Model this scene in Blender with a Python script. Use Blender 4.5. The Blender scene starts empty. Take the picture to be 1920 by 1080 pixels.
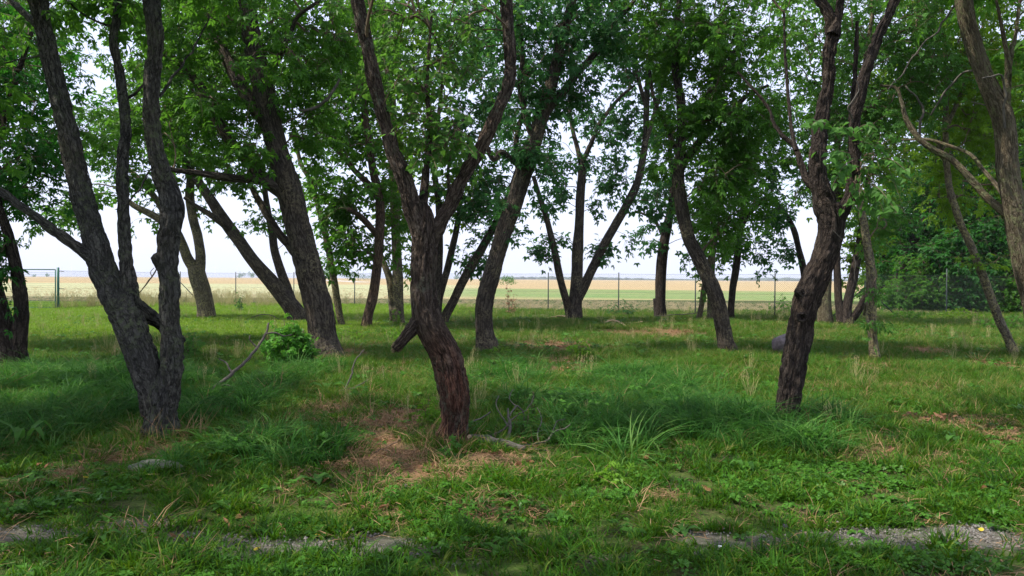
import bpy, math, random
import numpy as np
from mathutils import Vector, Matrix, Euler

R = math.radians
rng = np.random.default_rng(7)
random.seed(7)
SC = bpy.context.scene
COL = SC.collection

# ------------------------------------------------------------------ camera, sky, sun, exposure
FPX = 1478.0                      # focal length in pixels of the 1920 px wide picture
EYE = 1.55
cam_d = bpy.data.cameras.new('camera')
cam_d.sensor_width = 36.0
cam_d.lens = 36.0 * FPX / 1920.0
cam_d.clip_start = 0.05
cam_d.clip_end = 30000.0
cam = bpy.data.objects.new('camera', cam_d)
COL.objects.link(cam)
CAM_ROT = Matrix.Rotation(R(90 - 0.66), 3, 'X') @ Matrix.Rotation(R(0.33), 3, 'Z')
cam.matrix_world = Matrix.Translation((0, 0, EYE)) @ CAM_ROT.to_4x4()
SC.camera = cam

SUN_EL, SUN_AZ = 56.0, -101.0      # azimuth measured from +Y towards +X
world = bpy.data.worlds.new('World')
SC.world = world
world.use_nodes = True
wn = world.node_tree
wn.nodes.clear()
wo = wn.nodes.new('ShaderNodeOutputWorld')
bg = wn.nodes.new('ShaderNodeBackground')
sky = wn.nodes.new('ShaderNodeTexSky')
sky.sky_type = 'NISHITA'
sky.sun_disc = False
sky.sun_elevation = R(SUN_EL)
sky.sun_rotation = R(SUN_AZ)
sky.air_density = 1.0
sky.dust_density = 2.0
sky.ozone_density = 1.0
veil = wn.nodes.new('ShaderNodeMix')
veil.data_type = 'RGBA'
veil.inputs['Factor'].default_value = 0.7
veil.inputs[7].default_value = (5.8, 6.2, 8.1, 1)       # thin high cloud veil over the whole sky
wn.links.new(sky.outputs[0], veil.inputs[6])
wn.links.new(veil.outputs[2], bg.inputs['Color'])
bg.inputs['Strength'].default_value = 0.105
wn.links.new(bg.outputs[0], wo.inputs[0])

sun_d = bpy.data.lights.new('sun', 'SUN')
sun_d.energy = 3.7
sun_d.angle = R(0.55)
sun_d.color = (1.0, 0.94, 0.84)
sun = bpy.data.objects.new('sun', sun_d)
COL.objects.link(sun)
sdir = Vector((math.sin(R(SUN_AZ)) * math.cos(R(SUN_EL)), math.cos(R(SUN_AZ)) * math.cos(R(SUN_EL)), math.sin(R(SUN_EL))))
sun.rotation_euler = sdir.to_track_quat('Z', 'Y').to_euler()

SC.view_settings.view_transform = 'Standard'
SC.view_settings.look = 'None'
SC.view_settings.exposure = 1.02
SC.view_settings.gamma = 1.0
SC.render.engine = 'CYCLES'
SC.cycles.max_bounces = 8
SC.cycles.diffuse_bounces = 4
SC.cycles.transmission_bounces = 5
SC.cycles.transparent_max_bounces = 8
SC.cycles.use_denoising = True

# ------------------------------------------------------------------ noise
_perm = np.random.default_rng(3).random((64, 64, 64)).astype(np.float32)


def vnoise(p):
    """smooth value noise, p (...,3) -> 0..1"""
    p = np.asarray(p, dtype=np.float64)
    i = np.floor(p).astype(np.int64)
    f = p - i
    f = f * f * (3 - 2 * f)
    i0 = i & 63
    i1 = (i + 1) & 63
    x0, y0, z0 = i0[..., 0], i0[..., 1], i0[..., 2]
    x1, y1, z1 = i1[..., 0], i1[..., 1], i1[..., 2]
    fx, fy, fz = f[..., 0], f[..., 1], f[..., 2]
    a = _perm[x0, y0, z0] * (1 - fx) + _perm[x1, y0, z0] * fx
    b = _perm[x0, y1, z0] * (1 - fx) + _perm[x1, y1, z0] * fx
    c = _perm[x0, y0, z1] * (1 - fx) + _perm[x1, y0, z1] * fx
    d = _perm[x0, y1, z1] * (1 - fx) + _perm[x1, y1, z1] * fx
    return (a * (1 - fy) + b * fy) * (1 - fz) + (c * (1 - fy) + d * fy) * fz


def n2(x, y, s, seed=0.0):
    p = np.stack([np.asarray(x) / s + 17.3 + seed, np.asarray(y) / s + 5.1 - seed, np.full(np.shape(x), seed * 1.7 + 0.5)], -1)
    return vnoise(p)


def fbm2(x, y, s, seed=0.0):
    return (n2(x, y, s, seed) + 0.5 * n2(x, y, s / 2.1, seed + 3) + 0.25 * n2(x, y, s / 4.3, seed + 7)) / 1.75


# ------------------------------------------------------------------ terrain height and picking
def HH(x, y):
    x = np.asarray(x, dtype=np.float64)
    y = np.asarray(y, dtype=np.float64)
    fade = np.clip((40 - y) / 12, 0, 1)
    h = (fbm2(x, y, 3.2, 2) - 0.5) * 0.16 + (n2(x, y, 0.7, 5) - 0.5) * 0.035
    near = np.clip((y - 5.3) / 3.0, 0, 1)
    h = h * (0.35 + 0.65 * near)
    # shallow wheel track along the front
    h = h - 0.02 * np.exp(-((y - 5.0 - 0.02 * x) / 0.28) ** 2)
    return h * fade


def hz(x, y):
    return float(HH(np.array([x]), np.array([y]))[0])


RM = np.array(CAM_ROT)


def ray(px, py):
    d = RM @ np.array([(px - 960) / FPX, -(py - 540) / FPX, -1.0])
    return d


def at(px, py, D):
    d = ray(px, py)
    t = D / d[1]
    return np.array([d[0] * t, D, EYE + d[2] * t])


def G(px, py):
    d = ray(px, py)
    h = 0.0
    for _ in range(6):
        t = (h - EYE) / d[2]
        h = hz(d[0] * t, d[1] * t)
    return np.array([d[0] * t, d[1] * t, h])


# ------------------------------------------------------------------ helpers
def tag(o, label=None, cat=None, group=None, kind=None):
    if label:
        o['label'] = label
    if cat:
        o['category'] = cat
    if group:
        o['group'] = group
    if kind:
        o['kind'] = kind
    return o


def empty(name, loc=(0, 0, 0), rz=0.0):
    o = bpy.data.objects.new(name, None)
    o.empty_display_size = 0.2
    COL.objects.link(o)
    o.location = Vector(loc)
    o.rotation_euler = (0, 0, rz)
    return o


def np_mesh(name, V, F, smooth=False, attrs=None):
    """V (n,3); F (m,3) or (m,4) int, or a list of such arrays"""
    me = bpy.data.meshes.new(name)
    V = np.asarray(V, dtype=np.float32)
    Fs = F if isinstance(F, list) else [F]
    Fs = [np.asarray(f, dtype=np.int32) for f in Fs if len(f)]
    me.vertices.add(len(V))
    me.vertices.foreach_set('co', V.ravel())
    nl = sum(f.size for f in Fs)
    npoly = sum(len(f) for f in Fs)
    me.loops.add(nl)
    me.polygons.add(npoly)
    me.loops.foreach_set('vertex_index', np.concatenate([f.ravel() for f in Fs]))
    tot = np.concatenate([np.full(len(f), f.shape[1], dtype=np.int32) for f in Fs])
    st = np.zeros(npoly, dtype=np.int32)
    st[1:] = np.cumsum(tot)[:-1]
    me.polygons.foreach_set('loop_start', st)
    try:
        me.polygons.foreach_set('loop_total', tot)
    except Exception:
        pass
    me.polygons.foreach_set('use_smooth', np.full(npoly, smooth, dtype=bool))
    me.update(calc_edges=True)
    for k, (ty, arr) in (attrs or {}).items():
        a = me.attributes.new(k, ty, 'POINT')
        a.data.foreach_set('vector' if ty == 'FLOAT_VECTOR' else 'value', np.asarray(arr, dtype=np.float32).ravel())
    return me


def obj(name, me, mat=None, parent=None, loc=None):
    o = bpy.data.objects.new(name, me)
    COL.objects.link(o)
    if mat and not me.materials:
        me.materials.append(mat)
    if parent:
        o.parent = parent
    if loc is not None:
        o.location = Vector(loc)
    return o


class MB:
    """collects raw geometry for one mesh"""
    def __init__(s):
        s.V = []; s.T = []; s.Q = []; s.A = {}; s.n = 0

    def add(s, V, tris=None, quads=None, **attr):
        V = np.asarray(V, dtype=np.float64)
        if tris is not None and len(tris):
            s.T.append(np.asarray(tris) + s.n)
        if quads is not None and len(quads):
            s.Q.append(np.asarray(quads) + s.n)
        s.V.append(V)
        s.n += len(V)
        for k, a in attr.items():
            s.A.setdefault(k, []).append(np.asarray(a))
        return s

    def build(s, name, mat=None, parent=None, smooth=False, origin=None):
        V = np.concatenate(s.V)
        if origin is not None:
            V = V - np.asarray(origin)
        F = []
        if s.T: F.append(np.concatenate(s.T))
        if s.Q: F.append(np.concatenate(s.Q))
        at_ = {}
        for k, l in s.A.items():
            a = np.concatenate(l)
            at_[k] = ('FLOAT_VECTOR' if a.ndim == 2 else 'FLOAT', a)
        me = np_mesh(name, V, F, smooth, at_)
        return obj(name, me, mat, parent)


def norm(v):
    return v / (np.linalg.norm(v, axis=-1, keepdims=True) + 1e-9)


def catmull(P, step):
    P = np.asarray(P, dtype=np.float64)
    if len(P) == 2:
        P = np.array([P[0], (P[0] + P[1]) / 2, P[1]])
    E = np.concatenate([[2 * P[0] - P[1]], P, [2 * P[-1] - P[-2]]])
    out = []
    for i in range(1, len(E) - 2):
        p0, p1, p2, p3 = E[i - 1], E[i], E[i + 1], E[i + 2]
        L = np.linalg.norm((p2 - p1)[:3])
        n = max(1, int(round(L / step)))
        t = (np.arange(n) / n)[:, None]
        out.append(0.5 * ((2 * p1) + (-p0 + p2) * t + (2 * p0 - 5 * p1 + 4 * p2 - p3) * t ** 2 + (-p0 + 3 * p1 - 3 * p2 + p3) * t ** 3))
    out.append(P[-1:])
    return np.concatenate(out)


def tube_geo(C, rad, seg, disp=0.0, dscale=1.0, wob=0.0, seed=0.0, cap=True, s0=0.0):
    """C (n,3) centres, rad (n). returns V, quads, tris, bark coords"""
    n = len(C)
    T = norm(np.gradient(C, axis=0))
    U = np.zeros_like(T)
    ref = np.array([0, 1.0, 0.03])
    u = norm(ref - T[0] * np.dot(ref, T[0]))
    for i in range(n):
        u = u - T[i] * np.dot(u, T[i])
        u = u / (np.linalg.norm(u) + 1e-9)
        U[i] = u
    W = np.cross(T, U)
    th = np.linspace(0, 2 * math.pi, seg, endpoint=False)
    c, s = np.cos(th), np.sin(th)
    S = np.concatenate([[0], np.cumsum(np.linalg.norm(np.diff(C, axis=0), axis=1))]) + s0
    rm = max(float(np.median(rad)), 0.01)
    bk = np.empty((n, seg, 3))
    bk[..., 0] = c[None] * rm + seed
    bk[..., 1] = s[None] * rm + seed * 0.7
    bk[..., 2] = S[:, None]
    rr = np.repeat(rad[:, None], seg, 1).copy()
    if wob:
        p = np.stack([bk[..., 0] / rm * 0.9, bk[..., 1] / rm * 0.9, bk[..., 2] / (rm * 5)], -1)
        rr *= 1 + (vnoise(p + 3) - 0.5) * wob
        p2 = np.stack([bk[..., 0] / rm * 1.6, bk[..., 1] / rm * 1.6, bk[..., 2] / (rm * 2.2)], -1)
        rr *= 1 + (vnoise(p2 + 9) - 0.5) * wob * 0.55
    if disp:
        q = np.stack([bk[..., 0] / (0.022 * dscale), bk[..., 1] / (0.022 * dscale), bk[..., 2] / (0.085 * dscale)], -1)
        w = vnoise(q * 0.5 + 20) * 1.3
        q = q + w[..., None]
        rid = np.abs(vnoise(q) - 0.5) * 2
        rid2 = np.abs(vnoise(q * 1.9 + 31) - 0.5) * 2
        d = np.minimum(rid * 1.9, 1.0) * 0.75 + np.minimum(rid2 * 1.6, 1) * 0.25
        rr += (d - 0.85) * disp
    V = C[:, None, :] + rr[..., None] * (c[None, :, None] * U[:, None, :] + s[None, :, None] * W[:, None, :])
    i = np.arange(n - 1)[:, None] * seg
    j = np.arange(seg)[None]
    j1 = (j + 1) % seg
    Q = np.stack([i + j, i + j1, i + seg + j1, i + seg + j], -1).reshape(-1, 4)
    V = V.reshape(-1, 3)
    bk = bk.reshape(-1, 3)
    Tt = np.zeros((0, 3), dtype=int)
    if cap:
        V = np.concatenate([V, C[-1:] + T[-1] * rad[-1] * 0.25])
        bk = np.concatenate([bk, bk[-1:]])
        b = (n - 1) * seg
        jj = np.arange(seg)
        Tt = np.stack([b + jj, b + (jj + 1) % seg, np.full(seg, n * seg)], -1)
    return V, Q, Tt, bk


def box_geo(cx, cy, cz, sx, sy, sz, rot=None):
    v = np.array([[x, y, z] for x in (-.5, .5) for y in (-.5, .5) for z in (-.5, .5)]) * np.array([sx, sy, sz])
    if rot is not None:
        v = v @ np.array(rot).T
    v = v + np.array([cx, cy, cz])
    q = [[0, 1, 3, 2], [4, 6, 7, 5], [0, 4, 5, 1], [2, 3, 7, 6], [0, 2, 6, 4], [1, 5, 7, 3]]
    return v, q


def rod(mb, a, b, r, seg=6, **kw):
    C = np.array([a, (np.array(a) + np.array(b)) / 2, b], dtype=float)
    V, Q, T, bk = tube_geo(C, np.full(3, r), seg)
    mb.add(V, T, Q)
    # flat bottom cap
    mb.add(V[:seg], None, None)
    return mb


# ------------------------------------------------------------------ materials
def new_mat(name):
    m = bpy.data.materials.new(name)
    m.use_nodes = True
    nt = m.node_tree
    nt.nodes.clear()
    return m, nt


def N(nt, ty, **kw):
    n = nt.nodes.new(ty)
    for k, v in kw.items():
        if k.startswith('i_'):
            n.inputs[k[2:].replace('_', ' ')].default_value = v
        else:
            setattr(n, k, v)
    return n


def ramp(nt, fac, stops):
    r = nt.nodes.new('ShaderNodeValToRGB')
    el = r.color_ramp.elements
    while len(el) < len(stops):
        el.new(0.5)
    for e, (p, c) in zip(el, stops):
        e.position = p
        e.color = (c[0], c[1], c[2], 1)
    nt.links.new(fac, r.inputs[0])
    return r.outputs[0]


def mixc(nt, f, a, b, bt='MIX'):
    m = nt.nodes.new('ShaderNodeMix')
    m.data_type = 'RGBA'
    m.blend_type = bt
    for s, v in ((m.inputs['Factor'], f), (m.inputs[6], a), (m.inputs[7], b)):
        if isinstance(v, (int, float)):
            s.default_value = v
        elif isinstance(v, tuple):
            s.default_value = (v[0], v[1], v[2], 1)
        else:
            nt.links.new(v, s)
    return m.outputs[2]


def noise(nt, vec, scale, detail=4, rough=0.6):
    n = N(nt, 'ShaderNodeTexNoise')
    n.inputs['Scale'].default_value = scale
    n.inputs['Detail'].default_value = detail
    n.inputs['Roughness'].default_value = rough
    if vec is not None:
        nt.links.new(vec, n.inputs['Vector'])
    return n.outputs['Fac']


def mapping(nt, vec, scale=(1, 1, 1), loc=(0, 0, 0)):
    m = N(nt, 'ShaderNodeMapping')
    m.inputs['Scale'].default_value = scale
    m.inputs['Location'].default_value = loc
    nt.links.new(vec, m.inputs['Vector'])
    return m.outputs[0]


def bark_mat(name, dark, mid, light, lichen=None, lich_amt=0.5, bump=1.0, crack=18.0, red=None, zs=0.17):
    m, nt = new_mat(name)
    out = N(nt, 'ShaderNodeOutputMaterial')
    p = N(nt, 'ShaderNodeBsdfPrincipled')
    p.inputs['Roughness'].default_value = 0.92
    p.inputs['Specular IOR Level'].default_value = 0.18
    a = N(nt, 'ShaderNodeAttribute', attribute_name='bk')
    v = a.outputs['Vector']
    warp = N(nt, 'ShaderNodeTexNoise')
    warp.inputs['Scale'].default_value = 14
    nt.links.new(v, warp.inputs['Vector'])
    wv = N(nt, 'ShaderNodeVectorMath', operation='SCALE')
    wv.inputs['Scale'].default_value = 0.03
    nt.links.new(warp.outputs['Color'], wv.inputs[0])
    ad = N(nt, 'ShaderNodeVectorMath', operation='ADD')
    nt.links.new(v, ad.inputs[0])
    nt.links.new(wv.outputs[0], ad.inputs[1])
    mv = mapping(nt, ad.outputs[0], (1, 1, zs))
    vo = noise(nt, mv, crack * 1.5, 3, 0.55)
    sb = N(nt, 'ShaderNodeMath', operation='SUBTRACT'); nt.links.new(vo, sb.inputs[0]); sb.inputs[1].default_value = 0.5
    ab = N(nt, 'ShaderNodeMath', operation='ABSOLUTE'); nt.links.new(sb.outputs[0], ab.inputs[0])
    vr0 = N(nt, 'ShaderNodeMapRange'); vr0.inputs['From Max'].default_value = 0.10; nt.links.new(ab.outputs[0], vr0.inputs['Value'])
    vo2 = N(nt, 'ShaderNodeTexVoronoi', feature='DISTANCE_TO_EDGE')
    vo2.inputs['Scale'].default_value = crack * 2.6
    nt.links.new(mapping(nt, ad.outputs[0], (1, 1, 0.45)), vo2.inputs['Vector'])
    vr1 = N(nt, 'ShaderNodeMapRange'); vr1.inputs['From Max'].default_value = 0.10; vr1.inputs['To Min'].default_value = 0.55
    nt.links.new(vo2.outputs['Distance'], vr1.inputs['Value'])
    vr = N(nt, 'ShaderNodeMath', operation='MULTIPLY'); nt.links.new(vr0.outputs[0], vr.inputs[0]); nt.links.new(vr1.outputs[0], vr.inputs[1])
    nf = noise(nt, mapping(nt, v, (1, 1, 0.4)), 60, 6, 0.7)
    big = noise(nt, mapping(nt, v, (1, 1, 0.5)), 5, 3, 0.6)
    mul = N(nt, 'ShaderNodeMath', operation='MULTIPLY')
    nt.links.new(vr.outputs[0], mul.inputs[0])
    mm = N(nt, 'ShaderNodeMapRange')
    mm.inputs['From Min'].default_value = 0.3
    mm.inputs['From Max'].default_value = 0.7
    mm.inputs['To Min'].default_value = 0.45
    nt.links.new(nf, mm.inputs['Value'])
    nt.links.new(mm.outputs[0], mul.inputs[1])
    col = ramp(nt, mul.outputs[0], [(0.0, dark), (0.45, mid), (0.95, light)])
    col = mixc(nt, ramp(nt, big, [(0.35, (0, 0, 0)), (0.7, (1, 1, 1))]), col, mixc(nt, 0.5, col, mid), 'MIX')
    mac = noise(nt, mapping(nt, v, (1, 1, 0.8)), 2.2, 3, 0.6)
    col = mixc(nt, 1.0, col, ramp(nt, mac, [(0.3, (.62, .62, .66)), (0.5, (1, 1, 1)), (0.7, (1.0, .93, .84))]), 'MULTIPLY')
    if red:
        sep = N(nt, 'ShaderNodeSeparateXYZ')
        nt.links.new(v, sep.inputs[0])
        rr = N(nt, 'ShaderNodeMapRange')
        rr.inputs['From Min'].default_value = red[1]
        rr.inputs['From Max'].default_value = red[1] * 0.6
        nt.links.new(sep.outputs['Z'], rr.inputs['Value'])
        rm_ = N(nt, 'ShaderNodeMath', operation='MULTIPLY')
        nt.links.new(rr.outputs[0], rm_.inputs[0])
        nt.links.new(ramp(nt, noise(nt, mapping(nt, v, (1, 1, 0.25)), 9, 3), [(0.35, (0.25,) * 3), (0.6, (1,) * 3)]), rm_.inputs[1])
        col = mixc(nt, rm_.outputs[0], col, mixc(nt, 1.0, col, red[0], 'MULTIPLY'))
    if lichen:
        ln = noise(nt, v, 22, 5, 0.7)
        ln2 = noise(nt, v, 3.0, 2, 0.5)
        lm = N(nt, 'ShaderNodeMath', operation='MULTIPLY')
        nt.links.new(ramp(nt, ln, [(0.48, (0, 0, 0)), (0.6, (1, 1, 1))]), lm.inputs[0])
        nt.links.new(ramp(nt, ln2, [(0.6 - 0.4 * lich_amt, (0, 0, 0)), (0.75 - 0.2 * lich_amt, (1, 1, 1))]), lm.inputs[1])
        col = mixc(nt, lm.outputs[0], col, lichen)
    nt.links.new(col, p.inputs['Base Color'])
    b = N(nt, 'ShaderNodeBump')
    b.inputs['Strength'].default_value = 0.9
    b.inputs['Distance'].default_value = 0.026 * bump
    nt.links.new(mul.outputs[0], b.inputs['Height'])
    nt.links.new(b.outputs[0], p.inputs['Normal'])
    nt.links.new(p.outputs[0], out.inputs[0])
    return m


def leaf_mat(name, c0, c1, trans, tfac=0.45, rough=0.45, inst=False, patch=None, spec=0.14):
    """two-sided leaf: diffuse + translucent + sheen; per-leaf tint attribute"""
    m, nt = new_mat(name)
    out = N(nt, 'ShaderNodeOutputMaterial')
    if inst:
        oi = N(nt, 'ShaderNodeObjectInfo')
        t = oi.outputs['Random']
        geo = N(nt, 'ShaderNodeNewGeometry')
        pos = geo.outputs['Position']
        nb = noise(nt, pos, 1.1, 3, 0.6)
        ta = N(nt, 'ShaderNodeAttribute', attribute_name='tint')
        mx = N(nt, 'ShaderNodeMath', operation='MULTIPLY_ADD')
        nt.links.new(t, mx.inputs[0]); mx.inputs[1].default_value = 0.35
        m2 = N(nt, 'ShaderNodeMath', operation='MULTIPLY_ADD')
        nt.links.new(nb, m2.inputs[0]); m2.inputs[1].default_value = 1.2; m2.inputs[2].default_value = -0.6
        nt.links.new(m2.outputs[0], mx.inputs[2])
        m3 = N(nt, 'ShaderNodeMath', operation='MULTIPLY_ADD')
        nt.links.new(ta.outputs['Fac'], m3.inputs[0]); m3.inputs[1].default_value = 0.95
        nt.links.new(mx.outputs[0], m3.inputs[2])
        fac = m3.outputs[0]
    else:
        ta = N(nt, 'ShaderNodeAttribute', attribute_name='tint')
        fac = ta.outputs['Fac']
    stops = [(0.0, c0), (0.85, c1)]
    if patch:
        stops.append((1.0, patch))
    col = ramp(nt, fac, stops)
    k = tuple(trans[i] for i in range(3))
    tcol = mixc(nt, 0.55, col, k)
    d = N(nt, 'ShaderNodeBsdfPrincipled')
    d.inputs['Roughness'].default_value = rough
    d.inputs['Specular IOR Level'].default_value = spec
    nt.links.new(col, d.inputs['Base Color'])
    tr = N(nt, 'ShaderNodeBsdfTranslucent')
    nt.links.new(tcol, tr.inputs['Color'])
    ms = N(nt, 'ShaderNodeMixShader')
    ms.inputs[0].default_value = tfac
    nt.links.new(d.outputs[0], ms.inputs[1])
    nt.links.new(tr.outputs[0], ms.inputs[2])
    nt.links.new(ms.outputs[0], out.inputs[0])
    return m


def plain_mat(name, c, rough=0.6, metal=0.0, var=0.25, scale=30, bump=0.0):
    m, nt = new_mat(name)
    out = N(nt, 'ShaderNodeOutputMaterial')
    p = N(nt, 'ShaderNodeBsdfPrincipled')
    p.inputs['Roughness'].default_value = rough
    p.inputs['Metallic'].default_value = metal
    tc = N(nt, 'ShaderNodeTexCoord')
    n_ = noise(nt, tc.outputs['Object'], scale, 5, 0.65)
    a = tuple(x * (1 - var) for x in c)
    b = tuple(min(1, x * (1 + var)) for x in c)
    nt.links.new(ramp(nt, n_, [(0.3, a), (0.7, b)]), p.inputs['Base Color'])
    if bump:
        bb = N(nt, 'ShaderNodeBump')
        bb.inputs['Distance'].default_value = bump
        nt.links.new(n_, bb.inputs['Height'])
        nt.links.new(bb.outputs[0], p.inputs['Normal'])
    nt.links.new(p.outputs[0], out.inputs[0])
    return m


M = {}
M['bark_grey'] = bark_mat('bark_grey', (0.012, 0.011, 0.010), (0.085, 0.08, 0.07), (0.19, 0.18, 0.155), (0.12, 0.135, 0.075), 0.35, 1.3, 19, zs=0.25)
M['bark_brown'] = bark_mat('bark_brown', (0.010, 0.007, 0.005), (0.078, 0.056, 0.042), (0.175, 0.14, 0.11), (0.13, 0.13, 0.09), 0.2, 1.0, 19, red=((1.35, 0.80, 0.68), 1.4))
M['bark_dark'] = bark_mat('bark_dark', (0.010, 0.007, 0.006), (0.045, 0.034, 0.027), (0.11, 0.088, 0.07), None, 0, 1.1, 15)
M['bark_tan'] = bark_mat('bark_tan', (0.03, 0.024, 0.016), (0.12, 0.10, 0.07), (0.26, 0.23, 0.17), (0.30, 0.27, 0.12), 0.75, 0.8, 20)
M['bark_olive'] = bark_mat('bark_olive', (0.03, 0.024, 0.014), (0.12, 0.095, 0.06), (0.22, 0.19, 0.13), (0.16, 0.17, 0.08), 0.6, 0.8, 18)
M['bark_mid'] = bark_mat('bark_mid', (0.010, 0.008, 0.006), (0.070, 0.056, 0.043), (0.155, 0.13, 0.10), (0.2, 0.17, 0.1), 0.3, 1.0, 14)
M['bark_red'] = bark_mat('bark_red', (0.02, 0.014, 0.010), (0.10, 0.065, 0.045), (0.2, 0.14, 0.10), None, 0, 0.8, 16)
M['twig'] = plain_mat('twig', (0.11, 0.075, 0.045), 0.85, 0, 0.4, 8)
M['dead_twig'] = plain_mat('dead_twig', (0.075, 0.062, 0.05), 0.9, 0, 0.35, 20, 0.002)
M['dead_grey'] = plain_mat('dead_grey', (0.075, 0.066, 0.052), 0.9, 0, 0.35, 25, 0.002)
M['cut_wood'] = plain_mat('cut_wood', (0.55, 0.36, 0.22), 0.8, 0, 0.3, 40, 0.002)
M['leaf_elder'] = leaf_mat('leaf_elder', (0.024, 0.080, 0.010), (0.072, 0.19, 0.022), (0.17, 0.42, 0.03), 0.5)
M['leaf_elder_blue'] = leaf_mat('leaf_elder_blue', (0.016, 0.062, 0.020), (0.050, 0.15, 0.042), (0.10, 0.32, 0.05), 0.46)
M['leaf_yellowish'] = leaf_mat('leaf_yellowish', (0.040, 0.095, 0.008), (0.115, 0.22, 0.018), (0.30, 0.54, 0.03), 0.52)
M['leaf_heart'] = leaf_mat('leaf_heart', (0.024, 0.075, 0.014), (0.075, 0.18, 0.03), (0.18, 0.42, 0.04), 0.45)
M['leaf_bright'] = leaf_mat('leaf_bright', (0.04, 0.11, 0.02), (0.08, 0.2, 0.035), (0.14, 0.36, 0.04), 0.45)
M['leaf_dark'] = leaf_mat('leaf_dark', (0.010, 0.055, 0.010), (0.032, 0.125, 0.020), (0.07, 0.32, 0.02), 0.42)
M['seed'] = leaf_mat('seed', (0.18, 0.11, 0.05), (0.35, 0.2, 0.09), (0.4, 0.22, 0.08), 0.3)
M['grass_short'] = leaf_mat('grass_short', (0.007, 0.036, 0.003), (0.050, 0.160, 0.006), (0.16, 0.30, 0.01), 0.34, 0.6, True, (0.12, 0.17, 0.02))
M['grass_tall'] = leaf_mat('grass_tall', (0.008, 0.048, 0.007), (0.050, 0.165, 0.022), (0.09, 0.28, 0.03), 0.35, 0.6, True, (0.10, 0.2, 0.04))
M['grass_mid'] = leaf_mat('grass_mid', (0.013, 0.055, 0.005), (0.062, 0.172, 0.012), (0.16, 0.28, 0.02), 0.35, 0.6, True, (0.19, 0.175, 0.05))
M['grass_painted_sun'] = leaf_mat('grass_painted_sun', (0.09, 0.18, 0.012), (0.20, 0.33, 0.022), (0.22, 0.42, 0.02), 0.35, 0.5, True, (0.2, 0.24, 0.06))  # brighter copy of the grass, sunlight put into its colour
M['straw'] = leaf_mat('straw', (0.12, 0.065, 0.032), (0.36, 0.225, 0.12), (0.3, 0.2, 0.1), 0.2, 0.6, True)
M['straw_fence'] = leaf_mat('straw_fence', (0.10, 0.17, 0.04), (0.42, 0.37, 0.17), (0.3, 0.28, 0.1), 0.25, 0.6, True)
M['weed'] = leaf_mat('weed', (0.018, 0.065, 0.006), (0.065, 0.18, 0.018), (0.1, 0.26, 0.03), 0.3, 0.4, True)
M['litter'] = leaf_mat('litter', (0.10, 0.05, 0.025), (0.33, 0.17, 0.085), (0.3, 0.15, 0.06), 0.15, 0.6, True)
M['sapling'] = leaf_mat('sapling', (0.07, 0.17, 0.012), (0.14, 0.28, 0.025), (0.28, 0.55, 0.03), 0.42)
M['bush_leaf'] = leaf_mat('bush_leaf', (0.05, 0.17, 0.02), (0.10, 0.28, 0.035), (0.2, 0.5, 0.04), 0.42)
M['leaf_yellow'] = leaf_mat('leaf_yellow', (0.5, 0.4, 0.04), (0.62, 0.5, 0.07), (0.6, 0.5, 0.05), 0.3)
M['leaf_brown'] = leaf_mat('leaf_brown', (0.13, 0.065, 0.035), (0.30, 0.165, 0.09), (0.35, 0.18, 0.08), 0.2)
M['post'] = plain_mat('post_metal', (0.012, 0.022, 0.018), 0.5, 0.2, 0.2)
M['gate_green'] = plain_mat('gate_green', (0.015, 0.11, 0.07), 0.45, 0.0, 0.25, 6)
M['wire'] = plain_mat('wire', (0.05, 0.068, 0.05), 0.5, 0.3, 0.2)
M['white'] = plain_mat('white_paint', (0.78, 0.8, 0.82), 0.5, 0, 0.03)
M['stone'] = plain_mat('stone', (0.17, 0.135, 0.135), 0.9, 0, 0.5, 9, 0.05)
M['stone_pale'] = plain_mat('stone_pale', (0.12, 0.125, 0.085), 0.9, 0, 0.4, 14, 0.015)
M['pebble'] = plain_mat('pebble', (0.17, 0.165, 0.15), 0.85, 0, 0.3, 20, 0.005)
M['plum'] = plain_mat('plum', (0.05, 0.025, 0.05), 0.4, 0, 0.3, 10)

# ground material: grass-root soil, straw, bare dust by painted masks
m, nt = new_mat('ground_soil')
out = N(nt, 'ShaderNodeOutputMaterial')
p = N(nt, 'ShaderNodeBsdfPrincipled')
p.inputs['Roughness'].default_value = 0.95
p.inputs['Specular IOR Level'].default_value = 0.1
geo = N(nt, 'ShaderNodeNewGeometry')
pos = geo.outputs['Position']
nA = noise(nt, pos, 26, 6, 0.75)
nB = noise(nt, pos, 2.2, 4, 0.6)
nC = noise(nt, mapping(nt, pos, (1, 2.5, 1)), 90, 4, 0.7)
base = ramp(nt, nA, [(0.3, (0.016, 0.020, 0.008)), (0.5, (0.045, 0.045, 0.018)), (0.7, (0.12, 0.085, 0.045))])
base2 = ramp(nt, nA, [(0.3, (0.03, 0.05, 0.010)), (0.6, (0.07, 0.11, 0.022))])
base = mixc(nt, ramp(nt, nB, [(0.4, (0, 0, 0)), (0.6, (1, 1, 1))]), base, base2)
straw = ramp(nt, nC, [(0.3, (0.07, 0.038, 0.02)), (0.5, (0.20, 0.115, 0.062)), (0.72, (0.38, 0.235, 0.135))])
soil = ramp(nt, nA, [(0.25, (0.055, 0.047, 0.038)), (0.5, (0.11, 0.098, 0.084)), (0.75, (0.17, 0.155, 0.138))])
a1 = N(nt, 'ShaderNodeAttribute', attribute_name='straw')
a2 = N(nt, 'ShaderNodeAttribute', attribute_name='soil')
c = mixc(nt, a1.outputs['Fac'], base, straw)
c = mixc(nt, a2.outputs['Fac'], c, soil)
nt.links.new(c, p.inputs['Base Color'])
b = N(nt, 'ShaderNodeBump')
b.inputs['Distance'].default_value = 0.02
b.inputs['Strength'].default_value = 0.7
nt.links.new(nA, b.inputs['Height'])
nt.links.new(b.outputs[0], p.inputs['Normal'])
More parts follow.
